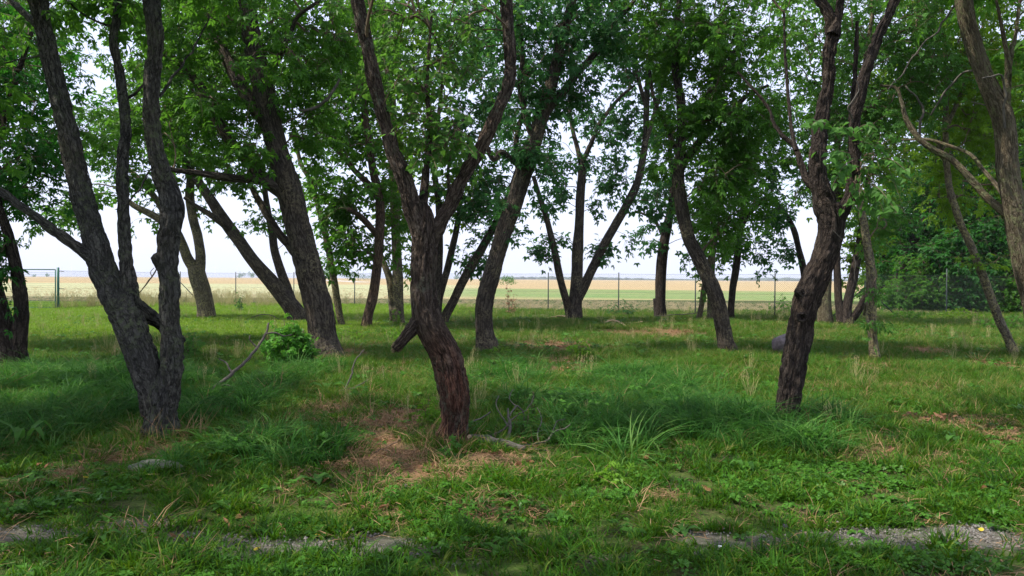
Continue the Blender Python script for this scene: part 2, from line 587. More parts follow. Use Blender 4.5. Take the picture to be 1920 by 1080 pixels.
nt.links.new(p.outputs[0], out.inputs[0])
M['ground'] = m

# crop fields: strips that run across the view
m, nt = new_mat('field_crops')
out = N(nt, 'ShaderNodeOutputMaterial')
p = N(nt, 'ShaderNodeBsdfPrincipled')
p.inputs['Roughness'].default_value = 0.95
p.inputs['Specular IOR Level'].default_value = 0.1
geo = N(nt, 'ShaderNodeNewGeometry')
pos = geo.outputs['Position']
sep = N(nt, 'ShaderNodeSeparateXYZ')
nt.links.new(pos, sep.inputs[0])
# tilt so that the strips slant: Y' = Y + k X + wobble
wob = noise(nt, pos, 0.03, 3, 0.5)
e1 = N(nt, 'ShaderNodeMath', operation='MULTIPLY_ADD')
nt.links.new(sep.outputs['X'], e1.inputs[0]); e1.inputs[1].default_value = 0.42; nt.links.new(sep.outputs['Y'], e1.inputs[2])
e2 = N(nt, 'ShaderNodeMath', operation='MULTIPLY_ADD')
nt.links.new(wob, e2.inputs[0]); e2.inputs[1].default_value = 22.0; nt.links.new(e1.outputs[0], e2.inputs[2])


def band(lo, hi, soft, src):
    r1 = N(nt, 'ShaderNodeMapRange'); r1.inputs['From Min'].default_value = lo - soft; r1.inputs['From Max'].default_value = lo + soft
    nt.links.new(src, r1.inputs['Value'])
    r2 = N(nt, 'ShaderNodeMapRange'); r2.inputs['From Min'].default_value = hi + soft; r2.inputs['From Max'].default_value = hi - soft
    nt.links.new(src, r2.inputs['Value'])
    mu = N(nt, 'ShaderNodeMath', operation='MULTIPLY')
    nt.links.new(r1.outputs[0], mu.inputs[0]); nt.links.new(r2.outputs[0], mu.inputs[1])
    return mu.outputs[0]


nf = noise(nt, mapping(nt, pos, (1, 0.4, 1)), 1.6, 6, 0.75)
nl = noise(nt, mapping(nt, pos, (0.02, 0.15, 1)), 1.0, 4, 0.6)
wheat = ramp(nt, nf, [(0.3, (0.25, 0.195, 0.095)), (0.65, (0.36, 0.29, 0.16))])
wheat = mixc(nt, ramp(nt, nl, [(0.42, (0, 0, 0)), (0.62, (1, 1, 1))]), wheat, (0.37, 0.265, 0.135))
green = ramp(nt, nf, [(0.3, (0.07, 0.15, 0.038)), (0.7, (0.14, 0.235, 0.065))])
pale = ramp(nt, nf, [(0.3, (0.26, 0.28, 0.14)), (0.65, (0.38, 0.37, 0.21))])
gb = N(nt, 'ShaderNodeMath', operation='MULTIPLY'); nt.links.new(band(76, 140, 7, e2.outputs[0]), gb.inputs[0])
nt.links.new(ramp(nt, noise(nt, mapping(nt, pos, (.05, .3, 1)), 1.0, 5, .7), [(0.35, (.45,) * 3), (0.6, (1,) * 3)]), gb.inputs[1])
col = mixc(nt, gb.outputs[0], wheat, green)
# on the left the near half is pale green oats
lx = N(nt, 'ShaderNodeMapRange'); lx.inputs['From Min'].default_value = -3; lx.inputs['From Max'].default_value = -14
nt.links.new(sep.outputs['X'], lx.inputs['Value'])
lm = N(nt, 'ShaderNodeMath', operation='MULTIPLY')
nt.links.new(lx.outputs[0], lm.inputs[0]); nt.links.new(band(20, 190, 8, sep.outputs['Y']), lm.inputs[1])
col = mixc(nt, lm.outputs[0], col, pale)
nt.links.new(col, p.inputs['Base Color'])
nt.links.new(p.outputs[0], out.inputs[0])
M['field'] = m

m, nt = new_mat('woods_far')
out = N(nt, 'ShaderNodeOutputMaterial')
p = N(nt, 'ShaderNodeBsdfDiffuse')
geo = N(nt, 'ShaderNodeNewGeometry')
nt.links.new(ramp(nt, noise(nt, geo.outputs['Position'], 0.02, 4), [(0.3, (0.04, 0.065, 0.045)), (0.7, (0.08, 0.11, 0.075))]), p.inputs[0])
nt.links.new(p.outputs[0], out.inputs[0])
M['far'] = m
M['track_gravel'] = plain_mat('track_gravel', (0.42, 0.40, 0.36), 0.95, 0, 0.15, 0.5)

# ------------------------------------------------------------------ ground masks from picture ellipses laid on the ground
def ell(lst):
    out_ = []
    for (px, py, rx, ry, *k) in lst:
        c = G(px, py)
        e = G(px, py - ry)
        e2_ = G(px, py + ry)
        out_.append((c[0], c[1], rx * c[1] / FPX, max(0.06, (e[1] - e2_[1]) / 2), k[0] if k else 1.0))
    return out_


SOIL = ell([(60, 1006, 150, 20), (215, 992, 100, 20), (345, 1014, 80, 16, .9), (480, 1026, 140, 23), (660, 1022, 120, 21), (770, 1028, 70, 12, .8), (100, 955, 90, 10, .5),
            (1320, 1012, 60, 18, .9), (1440, 1015, 60, 14, .7), (1560, 1010, 95, 22), (1680, 1014, 100, 26), (1810, 1006, 90, 24), (1880, 1014, 50, 15), (290, 862, 40, 16, .7),
            (1380, 855, 30, 14, .5), (1140, 1050, 50, 10, .5), (860, 1060, 60, 8, .4)])
STRAW = ell([(710, 880, 110, 48), (740, 800, 95, 42), (690, 830, 60, 40), (610, 770, 60, 18), (850, 885, 70, 22, .6), (990, 880, 80, 22, .5), (935, 858, 70, 18, .75), (690, 745, 50, 15, .7),
             (1270, 770, 48, 15), (1750, 795, 60, 14, .8), (1860, 800, 90, 35, .7), (270, 845, 60, 20), (135, 888, 30, 12), (1060, 650, 90, 9, .8),
             (1200, 625, 90, 7, .7), (635, 668, 60, 12, .9), (1745, 660, 45, 7, .9), (1060, 690, 90, 18, .6), (20, 700, 40, 18, .8), (720, 700, 60, 14, .5),
             (1640, 690, 60, 12, .6), (1560, 730, 60, 14, .5), (1880, 690, 50, 10, .8), (900, 960, 90, 16, .6), (700, 960, 90, 16, .5), (1700, 730, 60, 15, .6),
             (1860, 900, 70, 40, .45), (1480, 640, 60, 6, .5), (1650, 850, 70, 20, .4), (1250, 930, 60, 16, .4), (560, 900, 60, 20, .5)])
TALL = ell([(150, 760, 170, 70), (60, 712, 90, 22), (450, 752, 85, 45), (230, 700, 60, 20), (1210, 722, 110, 26), (1110, 790, 90, 50), (1320, 790, 110, 50),
            (1430, 825, 110, 32), (1180, 835, 60, 26), (470, 850, 70, 30, .8), (590, 862, 45, 35, .8), (350, 880, 60, 20, .8), (1000, 760, 45, 25, .8), (900, 720, 60, 20, .6),
            (1560, 800, 60, 25, .6), (980, 700, 70, 25, .6), (60, 830, 90, 30, .6), (560, 700, 70, 18, .6)])


def mask(x, y, lst, seed=0.0, edge=0.55):
    x = np.asarray(x); y = np.asarray(y)
    w = (fbm2(x, y, 0.5, 11 + seed) - 0.5) * edge * 2
    w2 = (n2(x, y, 0.11, 17 + seed) - 0.5) * edge * 0.8
    best = np.zeros(np.shape(x))
    for (cx, cy, rx, ry, k) in lst:
        d = np.sqrt(((x - cx) / rx) ** 2 + ((y - cy) / ry) ** 2)
        best = np.maximum(best, k * np.clip((1.12 - d + w + w2) / 0.35, 0, 1))
    return best


# ------------------------------------------------------------------ ground and field
def spaced(lo, hi, d0, c0, c1, g):
    a = list(np.arange(c0, c1, d0))
    s = d0
    v = c1
    while v < hi:
        a.append(v); s *= g; v += s
    a.append(hi)
    s = d0; v = c0
    left = []
    while v > lo:
        s *= g; v -= s
        left.append(max(v, lo))
    return np.array(sorted(set(left + a)))


gx = spaced(-70, 70, 0.06, -7, 7, 1.06)
gy = spaced(-14, 60, 0.06, 3.6, 10.5, 1.05)
X, Y = np.meshgrid(gx, gy)
Z = HH(X, Y)
V = np.stack([X, Y, Z], -1).reshape(-1, 3)
ny, nx = X.shape
i = np.arange(ny - 1)[:, None] * nx + np.arange(nx - 1)[None]
F = np.stack([i, i + 1, i + nx + 1, i + nx], -1).reshape(-1, 4)
me = np_mesh('ground', V, F, True, {'soil': ('FLOAT', .8 * mask(X, Y, SOIL, 0, .6).ravel()), 'straw': ('FLOAT', mask(X, Y, STRAW, 4, .6).ravel())})
go = obj('ground', me, M['ground'])
tag(go, 'shaded lawn ground of soil and dry straw under the trees', kind='structure')

V = np.array([[-7000, 47, -0.03], [7000, 47, -0.03], [7000, 7000, -0.03], [-7000, 7000, -0.03],
              [-7000, -300, -0.06], [7000, -300, -0.06], [7000, 47, -0.06], [-7000, 47, -0.06]])
fo = obj('field', np_mesh('field', V[:4], np.array([[0, 1, 2, 3]])), M['field'])
tag(fo, 'wide flat crop fields in tan and green strips beyond the fence', kind='structure')
oo = obj('outer_ground', np_mesh('outer_ground', V[4:], np.array([[0, 1, 2, 3]])), M['ground'])
tag(oo, 'grassy ground around the grove', kind='structure')
# the fence line slants: grass sheet ends where the field begins, farther on the left
tr = np.array([at(690, 524.5, 700), at(640, 521.5, 1100), at(560, 520.2, 1700)])
pts = np.array([[-112, 640, -0.02], [-112 + 60, 330, -0.02], [-112 + 72, 330, -0.02], [-98, 640, -0.02]])
trk = obj('farm_track', np_mesh('farm_track', np.array([[-60, 300, -.02], [-52, 300, -.02], [-150, 640, -.02], [-166, 640, -.02], [-330, 800, -.02], [-330, 775, -.02]]),
                                [np.array([[0, 1, 2, 3], [3, 2, 5, 4]])]), M['track_gravel'])
tag(trk, 'pale gravel farm track crossing the far field', kind='structure')

# ------------------------------------------------------------------ grass prototypes and scatter
PROTO = {}


def blades(n, hmin, hmax, w, spread, lean, seg, curl, seed):
    r = np.random.default_rng(seed)
    mb = MB()
    for _ in range(n):
        a = r.random() * 6.283
        rad = spread * math.sqrt(r.random())
        bx, by = math.cos(a) * rad, math.sin(a) * rad
        d = a + r.normal(0, 0.9)
        h = r.uniform(hmin, hmax)
        ln = abs(r.normal(lean, lean * 0.5))
        t = np.linspace(0, 1, seg + 1)
        out_ = h * (ln * t + curl * t ** 2.4)
        up = h * (t - curl * 0.75 * t ** 2.6)
        tw = d + 1.5708 + r.normal(0, 0.5)
        wd = w * r.uniform(.7, 1.3) * (1 - t ** 1.8) * 0.5 + 0.0004
        cx = bx + np.cos(d) * out_
        cy = by + np.sin(d) * out_
        L = np.stack([cx - np.cos(tw) * wd, cy - np.sin(tw) * wd, up - 0.01], -1)
        Rr = np.stack([cx + np.cos(tw) * wd, cy + np.sin(tw) * wd, up - 0.01], -1)
        V = np.empty((2 * (seg + 1), 3)); V[0::2] = L; V[1::2] = Rr
        Q = [[2 * k, 2 * k + 1, 2 * k + 3, 2 * k + 2] for k in range(seg)]
        mb.add(V, None, Q, tint=np.full(len(V), r.random()))
    return mb


def rosette(n, L, w, lift, seed, lobed=False, stem=0.0):
    r = np.random.default_rng(seed)
    mb = MB()
    for k in range(n):
        a = 6.283 * k / n + r.normal(0, 0.35)
        l = L * r.uniform(.55, 1.15)
        t = np.array([0, .3, .6, .85, 1.0])
        wd = w * l / L * np.array([.12, .8, 1.0, .6, 0.03]) * .5
        up = stem * r.uniform(.5, 1) + l * (lift * t - lift * 0.9 * t ** 2.2) + 0.005
        rr_ = t * l * 0.9 + 0.005
        c_, s_ = math.cos(a), math.sin(a)
        Lf = np.stack([c_ * rr_ - s_ * wd, s_ * rr_ + c_ * wd, up + wd * 0.3], -1)
        Mi = np.stack([c_ * rr_, s_ * rr_, up], -1)
        Rt = np.stack([c_ * rr_ + s_ * wd, s_ * rr_ - c_ * wd, up + wd * 0.3], -1)
        V = np.concatenate([Lf, Mi, Rt])
        Q = [[j, j + 1, 5 + j + 1, 5 + j] for j in range(4)] + [[5 + j, 5 + j + 1, 10 + j + 1, 10 + j] for j in range(4)]
        mb.add(V, None, Q, tint=np.full(15, r.random()))
    return mb


def clover(seed, n=9, size=0.018, h=0.05, spread=0.07):
    r = np.random.default_rng(seed)
    mb = MB()
    for _ in range(n):
        a = r.random() * 6.283; q = spread * math.sqrt(r.random())
        cx, cy, cz = math.cos(a) * q, math.sin(a) * q, h * r.uniform(.4, 1)
        a0 = r.random() * 6.283
        sz = size * r.uniform(.7, 1.3)
        tl = r.normal(0, .3, 2)
        for k in range(3):
            b_ = a0 + k * 2.094
            pts_ = np.array([[0, 0], [.55, -.5], [1, -.35], [1.05, .35], [.55, .5]]) * sz
            x = cx + pts_[:, 0] * math.cos(b_) - pts_[:, 1] * math.sin(b_)
            y = cy + pts_[:, 0] * math.sin(b_) + pts_[:, 1] * math.cos(b_)
            z = cz + (x - cx) * tl[0] + (y - cy) * tl[1]
            mb.add(np.stack([x, y, z], -1), [[0, 1, 2], [0, 2, 3], [0, 3, 4]], None, tint=np.full(5, r.random()))
    return mb


def flat_straws(seed, n, L, w):
    r = np.random.default_rng(seed)
    mb = MB()
    for _ in range(n):
        a = r.random() * 6.283
        c_ = np.array([r.normal(0, .08), r.normal(0, .08), r.uniform(.004, .03)])
        l = L * r.uniform(.4, 1)
        d = np.array([math.cos(a), math.sin(a), r.normal(0, .15)])
        s = np.array([-math.sin(a), math.cos(a), r.normal(0, .3)]) * w
        bend = np.array([0, 0, r.uniform(0, .02)])
        V = np.array([c_ - d * l / 2 - s, c_ - d * l / 2 + s, c_ + bend - s, c_ + bend + s, c_ + d * l / 2 + s * r.normal(0, 2)])
        mb.add(V, [[2, 3, 4]], [[0, 1, 3, 2]], tint=np.full(5, r.random()))
    return mb


def dry_leaf(seed, n=4, s=0.035):
    r = np.random.default_rng(seed)
    mb = MB()
    for _ in range(n):
        c_ = np.array([r.normal(0, .07), r.normal(0, .07), .006])
        Rr = np.array(Euler((r.normal(0, .5), r.normal(0, .5), r.random() * 6.3)).to_matrix())
        P = np.array([[0, -1, 0], [-.5, -.2, .25], [-.35, .5, .3], [0, 1.1, .05], [.35, .5, .3], [.5, -.2, .25], [0, 0.1, 0]]) * s * r.uniform(.6, 1.3)
        mb.add(P @ Rr.T + c_ + [0, 0, .008], [[0, 1, 6], [1, 2, 6], [2, 3, 6], [3, 4, 6], [4, 5, 6], [5, 0, 6]], None, tint=np.full(7, r.random()))
    return mb


def bent_heads(seed, n, h):
    """flowering grass stems with feathery heads"""
    r = np.random.default_rng(seed)
    mb = blades(n, h * .6, h, .006, .08, .15, 3, .2, seed)
    for _ in range(n // 2):
        a = r.random() * 6.283
        x, y = math.cos(a) * .06, math.sin(a) * .06
        dx, dy = r.normal(0, .1, 2)
        w = .0035
        H_ = h * r.uniform(.9, 1.25)
        V = np.array([[x - w, y, 0], [x + w, y, 0], [x + dx + w, y + dy, H_ * .8], [x + dx - w, y + dy, H_ * .8]])
        mb.add(V, None, [[0, 1, 2, 3]], tint=np.full(4, .8))
        for k in range(6):
            z = H_ * (.78 + .05 * k)
            ax = r.random() * 6.283
            e = .022
            V = np.array([[x + dx, y + dy, z], [x + dx + math.cos(ax) * e, y + dy + math.sin(ax) * e, z + .02], [x + dx + math.cos(ax) * e * .4, y + dy + math.sin(ax) * e * .4, z + .045]])
            mb.add(V, [[0, 1, 2]], None, tint=np.full(3, .9))
    return mb


def protos(name, mbs, mat):
    c_ = bpy.data.collections.new('kit_' + name)
    for k, mb in enumerate(mbs):
        V = np.concatenate(mb.V)
        F = []
        if mb.T: F.append(np.concatenate(mb.T))
        if mb.Q: F.append(np.concatenate(mb.Q))
        me = np_mesh(name, V, F, False, {'tint': ('FLOAT', np.concatenate(mb.A['tint']))})
        me.materials.append(mat)
        o = bpy.data.objects.new(name + '_tuft', me)
        c_.objects.link(o)
    PROTO[name] = c_


protos('short', [blades(24, .025, .075, .0065, .075, .5, 3, .6, s) for s in range(4)] + [blades(18, .04, .12, .0065, .045, .3, 3, .4, s) for s in (7, 8)], M['grass_short'])
protos('mid', [blades(26, .10, .24, .008, .13, .3, 3, .4, 20 + s) for s in range(6)], M['grass_mid'])
protos('lawn_far', [blades(24, .06, .15, .012, .2, .3, 2, .25, 40 + s) for s in range(5)], M['grass_painted_sun'])
protos('tall', [blades(34, .24, .55, .0105, .10, .34, 5, .8, 60 + s) for s in range(6)], M['grass_tall'])
protos('straw', [flat_straws(80 + s, 22, .16, .0018) for s in range(5)], M['straw'])
protos('dry_up', [blades(16, .06, .16, .004, .08, .6, 2, .5, 90 + s) for s in range(4)], M['straw'])
protos('weed', [rosette(7, .075, .035, .9, 100), rosette(9, .06, .03, .8, 101), rosette(6, .10, .04, .9, 102), clover(103), clover(104, 14), rosette(5, .05, .035, 1.2, 105, stem=.03)], M['weed'])
protos('clover', [clover(110 + s, 16, .017, .045, .09) for s in range(4)], M['weed'])
protos('litter', [dry_leaf(120 + s) for s in range(4)], M['litter'])
protos('fence_grass', [bent_heads(130 + s, 18, .62) for s in range(5)], M['straw_fence'])
M['wheat'] = leaf_mat('wheat', (0.34, 0.26, 0.14), (0.60, 0.48, 0.30), (0.5, 0.4, 0.22), 0.3, 0.6, True)
protos('wheat', [blades(30, .35, .6, .012, .3, .2, 2, .2, 140 + s) for s in range(4)], M['wheat'])


def scatter(name, label, kit, P, scl, idx, cat=None, tilt=.12, group=None):
    n = len(P)
    me = bpy.data.meshes.new(name)
    me.vertices.add(n)
    me.vertices.foreach_set('co', P.astype(np.float32).ravel())
    rot = np.stack([rng.normal(0, tilt, n), rng.normal(0, tilt, n), rng.random(n) * 6.283], -1).astype(np.float32)
    a = me.attributes.new('rot', 'FLOAT_VECTOR', 'POINT'); a.data.foreach_set('vector', rot.ravel())
    a = me.attributes.new('scl', 'FLOAT', 'POINT'); a.data.foreach_set('value', scl.astype(np.float32))
    a = me.attributes.new('pick', 'INT', 'POINT'); a.data.foreach_set('value', idx.astype(np.int32))
    o = bpy.data.objects.new(name, me)
    COL.objects.link(o)
    g = bpy.data.node_groups.new('scatter_' + name, 'GeometryNodeTree')
    g.interface.new_socket('Geometry', in_out='INPUT', socket_type='NodeSocketGeometry')
    g.interface.new_socket('Geometry', in_out='OUTPUT', socket_type='NodeSocketGeometry')
    gi = g.nodes.new('NodeGroupInput'); gout = g.nodes.new('NodeGroupOutput')
    ip = g.nodes.new('GeometryNodeInstanceOnPoints')
    ci = g.nodes.new('GeometryNodeCollectionInfo')
    ci.inputs['Collection'].default_value = PROTO[kit]
    ci.inputs['Separate Children'].default_value = True
    ci.inputs['Reset Children'].default_value = True

    def na(nm, ty):
        q = g.nodes.new('GeometryNodeInputNamedAttribute'); q.data_type = ty; q.inputs['Name'].default_value = nm
        return q.outputs[0]
    ip.inputs['Pick Instance'].default_value = True
    g.links.new(gi.outputs[0], ip.inputs['Points'])
    g.links.new(ci.outputs[0], ip.inputs['Instance'])
    g.links.new(na('pick', 'INT'), ip.inputs['Instance Index'])
    g.links.new(na('rot', 'FLOAT_VECTOR'), ip.inputs['Rotation'])
    g.links.new(na('scl', 'FLOAT'), ip.inputs['Scale'])
    g.links.new(ip.outputs[0], gout.inputs[0])
    md = o.modifiers.new('scatter', 'NODES')
    md.node_group = g
    tag(o, label, cat, group, 'stuff')
    return o


def sample_region(dens, d0, d1, k=1.0, seed=0, umax=0.86):
    """ground points between depths d0 and d1, density dens(D) per m2, in a wedge wider than the view"""
    r = np.random.default_rng(seed)
    out_ = []
    edges = np.geomspace(d0, d1, max(2, int(math.log(d1 / d0) / .12)))
    for a, b_ in zip(edges[:-1], edges[1:]):
        mid = (a + b_) / 2
        w = umax * mid + 1.2
        n_ = int(2 * w * (b_ - a) * dens(mid) * k)
        out_.append(np.stack([r.uniform(-w, w, n_), r.uniform(a, b_, n_)], -1))
    return np.concatenate(out_)


def with_z(P):
    return np.concatenate([P, HH(P[:, 0], P[:, 1])[:, None]], 1)


# lawn on the left far side, where sunlight is painted into the grass
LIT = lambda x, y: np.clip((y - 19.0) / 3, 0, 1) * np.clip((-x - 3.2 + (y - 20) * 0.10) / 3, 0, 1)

P = sample_region(lambda D: 480 if D < 8 else 480 * (8 / D) ** 1.2, 3.3, 15, seed=1)
ms, mt = mask(P[:, 0], P[:, 1], SOIL, 0, .6), mask(P[:, 0], P[:, 1], STRAW, 4, .6)
dn = .5 * fbm2(P[:, 0], P[:, 1], .6, 31) + .5 * n2(P[:, 0], P[:, 1], .16, 37)
keep = (rng.random(len(P)) > ms * .86) & (rng.random(len(P)) > mt * .8) & (rng.random(len(P)) < np.clip((dn - .36) * 4.5, .07, 1))
P = P[keep]
scatter('lawn_grass', 'short worn green grass covering the near ground', 'short', with_z(P), rng.uniform(.6, 1.25, len(P)) * (.45 + 1.1 * n2(P[:, 0], P[:, 1], .3, 40)) * 1.2, rng.integers(0, 6, len(P)))

P = sample_region(lambda D: 130 * (10 / D) ** 1.1, 6.5, 40, seed=2)
ms, mt = mask(P[:, 0], P[:, 1], SOIL, 0, .6), mask(P[:, 0], P[:, 1], STRAW, 4, .6)
lit = LIT(P[:, 0], P[:, 1])
dn = fbm2(P[:, 0], P[:, 1], 1.3, 33)
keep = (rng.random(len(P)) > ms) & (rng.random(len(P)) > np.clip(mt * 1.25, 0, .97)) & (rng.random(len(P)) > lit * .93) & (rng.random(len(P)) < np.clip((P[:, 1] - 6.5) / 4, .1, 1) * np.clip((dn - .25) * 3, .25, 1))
P = P[keep]
scatter('meadow_grass', 'knee-low green meadow grass among the trees', 'mid', with_z(P), rng.uniform(.5, 1.1, len(P)), rng.integers(0, 6, len(P)))

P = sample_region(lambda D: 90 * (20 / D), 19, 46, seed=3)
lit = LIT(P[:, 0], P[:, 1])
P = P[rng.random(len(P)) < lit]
scatter('sun_painted_lawn', 'lawn grass in front of the green gate with sunlight painted into its colour', 'lawn_far', with_z(P), rng.uniform(.6, 1.3, len(P)), rng.integers(0, 5, len(P)))

P = sample_region(lambda D: 75, 5, 15, seed=4)
mt = mask(P[:, 0], P[:, 1], TALL, 9, .5)
P = P[rng.random(len(P)) < mt * .95 * np.clip((n2(P[:, 0], P[:, 1], .35, 77) - .25) * 3, .15, 1)]
scatter('long_grass', 'long arching dark green grass in tussocks round the trunks', 'tall', with_z(P), rng.uniform(.55, 1.05, len(P)), rng.integers(0, 6, len(P)), tilt=.2)

P = sample_region(lambda D: 70 if D < 9 else 40, 3.4, 28, seed=5)
mt = mask(P[:, 0], P[:, 1], STRAW, 4, .6); ms = mask(P[:, 0], P[:, 1], SOIL, 0, .5)
P = P[(rng.random(len(P)) < np.clip(mt * 1.0 + .07, 0, 1)) & (rng.random(len(P)) > ms * .85)]
scatter('dry_straw', 'loose dry straw lying on the ground between the trunks', 'straw', with_z(P), rng.uniform(.6, 1.3, len(P)), rng.integers(0, 5, len(P)))

P = sample_region(lambda D: 55, 3.6, 32, seed=6)
mt = mask(P[:, 0], P[:, 1], STRAW, 4, .6)
P = P[rng.random(len(P)) < np.clip(mt * .4 + .05, 0, 1)]
scatter('withered_grass', 'withered tan grass blades standing in the lawn', 'dry_up', with_z(P), rng.uniform(.6, 1.4, len(P)), rng.integers(0, 4, len(P)), tilt=.3)

P = sample_region(lambda D: 48 if D < 9 else 14, 3.4, 18, seed=8)
wm = fbm2(P[:, 0], P[:, 1], 1.0, 51)
ms = mask(P[:, 0], P[:, 1], SOIL, 0, .5); mt = mask(P[:, 0], P[:, 1], STRAW, 4, .6)
P = P[(rng.random(len(P)) < np.clip((wm - .4) * 5, .06, 1)) & (rng.random(len(P)) > ms * .9) & (rng.random(len(P)) > mt * .7)]
scatter('broadleaf_weeds', 'low broad-leaved weeds spread through the lawn', 'weed', with_z(P), rng.uniform(.6, 1.4, len(P)), rng.integers(0, 6, len(P)))

P = sample_region(lambda D: 10, 8, 34, seed=12)
P = P[rng.random(len(P)) < np.clip((fbm2(P[:, 0], P[:, 1], 1.6, 61) - .5) * 1.2, .02, .12)]
scatter('seeding_grass', 'thin seed-bearing grass stalks sprinkled through the meadow', 'fence_grass', with_z(P), rng.uniform(.3, .55, len(P)), rng.integers(0, 5, len(P)))
P = sample_region(lambda D: 9, 9, 30, seed=13)
P = P[rng.random(len(P)) < np.clip((fbm2(P[:, 0], P[:, 1], 1.9, 63) - .4) * 4, .05, 1)]
scatter('meadow_weeds', 'larger leafy weeds scattered through the meadow', 'weed', with_z(P), rng.uniform(1.2, 2.6, len(P)), rng.integers(0, 6, len(P)))

P = sample_region(lambda D: 60, 5, 15, seed=14)
P = P[rng.random(len(P)) < mask(P[:, 0], P[:, 1], TALL, 9, .5) * .04]
scatter('dry_stalks', 'dry stalks mixed into the long grass', 'dry_up', with_z(P), rng.uniform(1.2, 2.2, len(P)), rng.integers(0, 4, len(P)), tilt=.35)
P = sample_region(lambda D: 60, 5, 15, seed=15)
P = P[rng.random(len(P)) < mask(P[:, 0], P[:, 1], TALL, 9, .5) * np.clip((n2(P[:, 0], P[:, 1], .8, 91) - .45) * 1.2, .02, .25)]
scatter('nettle_leaves', 'broad leafy weeds growing between the long grass', 'weed', with_z(P) + np.array([0, 0, .12]), rng.uniform(1.2, 2.2, len(P)), rng.integers(0, 6, len(P)))
col_ = []
for (bx, by, w_) in ((301, 822, 36), (848, 833, 32), (1475, 797, 26), (608, 672, 40), (913, 660, 24), (1367, 665, 20), (1640, 676, 12), (1903, 668, 12)):
    g = G(bx, by)
    n_ = 34
    a = rng.random(n_) * 6.283
    q = (w_ * g[1] / FPX) * rng.uniform(1.05, 1.9, n_)
    col_.append(np.stack([g[0] + np.cos(a) * q, g[1] + np.sin(a) * q], -1))
P = np.concatenate(col_)
scatter('trunk_foot_grass', 'unmown grass growing round the feet of the trunks', 'mid', with_z(P), rng.uniform(.5, 1.1, len(P)), rng.integers(0, 6, len(P)))
P = (np.concatenate(col_[:2] + [col_[3]]) + rng.normal(0, .05, (34 * 3, 2)))[::2]
scatter('trunk_foot_straw', 'withered tan grass round the feet of the nearer trunks', 'dry_up', with_z(P), rng.uniform(1, 2, len(P)), rng.integers(0, 4, len(P)), tilt=.4)

def clods(seed, n=16):
    r = np.random.default_rng(seed)
    mb = MB()
    for _ in range(n):
        c_ = np.array([r.normal(0, .05), r.normal(0, .05), 0.002]); q = r.uniform(.003, .011)
        d = norm(np.array([[1, 0, 0], [-1, 0, 0], [0, 1, 0], [0, -1, 0], [0, 0, 1.]])) * q * r.uniform(.6, 1.3, (5, 1))
        mb.add(d + c_, [[0, 2, 4], [2, 1, 4], [1, 3, 4], [3, 0, 4]], None, tint=np.full(5, r.random()))
    return mb


M['clod'] = leaf_mat('clod', (0.05, 0.043, 0.036), (0.19, 0.175, 0.155), (0.1, 0.1, 0.1), 0.0, 0.9, True)
protos('clod', [clods(170 + s_) for s_ in range(4)], M['clod'])
P = sample_region(lambda D: 200, 3.6, 8, seed=16)
P = P[rng.random(len(P)) < mask(P[:, 0], P[:, 1], SOIL, 0, .6) * .8]
scatter('soil_crumbs', 'crumbs of dry earth and grit on the bare strips', 'clod', with_z(P), rng.uniform(.5, 1.3, len(P)), rng.integers(0, 4, len(P)))

CLOV = ell([(1560, 890, 110, 22), (1500, 925, 90, 14), (1700, 1060, 220, 22), (1480, 1065, 80, 12), (1110, 935, 90, 10), (880, 960, 60, 10), (180, 930, 60, 16), (640, 820, 60, 16, .7), (60, 960, 60, 16), (1180, 905, 60, 14)])
P = sample_region(lambda D: 130, 3.4, 9, seed=9)
P = P[rng.random(len(P)) < mask(P[:, 0], P[:, 1], CLOV, 3, .5)]
scatter('clover_patch', 'mats of small clover leaves in the near lawn', 'clover', with_z(P), rng.uniform(.7, 1.2, len(P)), rng.integers(0, 4, len(P)))

P = sample_region(lambda D: 16, 3.4, 24, seed=10)
mt = mask(P[:, 0], P[:, 1], STRAW, 4, .6)
P = P[rng.random(len(P)) < np.clip(mt * .65 + .05, 0, 1)]
scatter('leaf_litter', 'curled brown fallen leaves on the bare ground', 'litter', with_z(P), rng.uniform(.5, 1.25, len(P)), rng.integers(0, 4, len(P)))


# ------------------------------------------------------------------ fence line
def fence_D(px):
    return 1.0 / (0.02 + (px - 390) * 8.85e-6)


def gp(px, D, z=0.0):
    x = at(px, 540, D)[0]
    return np.array([x, D, z])


FP = [(108, 37.0), (338, 46.5)] + [(p_, fence_D(p_)) for p_ in (442, 551, 665, 780, 902, 1028, 1160, 1304, 1453)] + [(1622, 33.2), (1775, 36.0), (1925, 39.0), (2080, 43)]
TOP = {108: 507}
root = empty('chain_link_fence', gp(1028, fence_D(1028)))
tag(root, 'dark chain link fence on thin posts between the grove and the fields', 'fence')
org = np.array(root.location)
FT = 1.82
for (p_, D_) in FP[1:]:
    b_ = gp(p_, D_)
    h_ = FT + .06 + (0.25 if p_ >= 1700 else 0)
    mb = MB()
    V, Q, T_, _ = tube_geo(np.array([b_ + [0, 0, -.3], b_ + [0, 0, h_]]), np.full(2, .028), 8)
    mb.add(V, T_, Q)
    mb.build('post', M['post'], root, True, org)
for (p_, D_, q_, w_) in ((338, 46.5, 375, 46.2), (1622, 33.2, 1684, 33.0), (1622, 33.2, 1562, 33.6)):
    a_, b_ = gp(p_, D_, 1.25 if p_ == 338 else 1.3), gp(q_, w_, 0.05)
    V, Q, T_, _ = tube_geo(np.array([a_, (a_ + b_) / 2, b_]), np.full(3, .024), 8)
    MB().add(V, T_, Q).build('brace', M['post'], root, True, org)
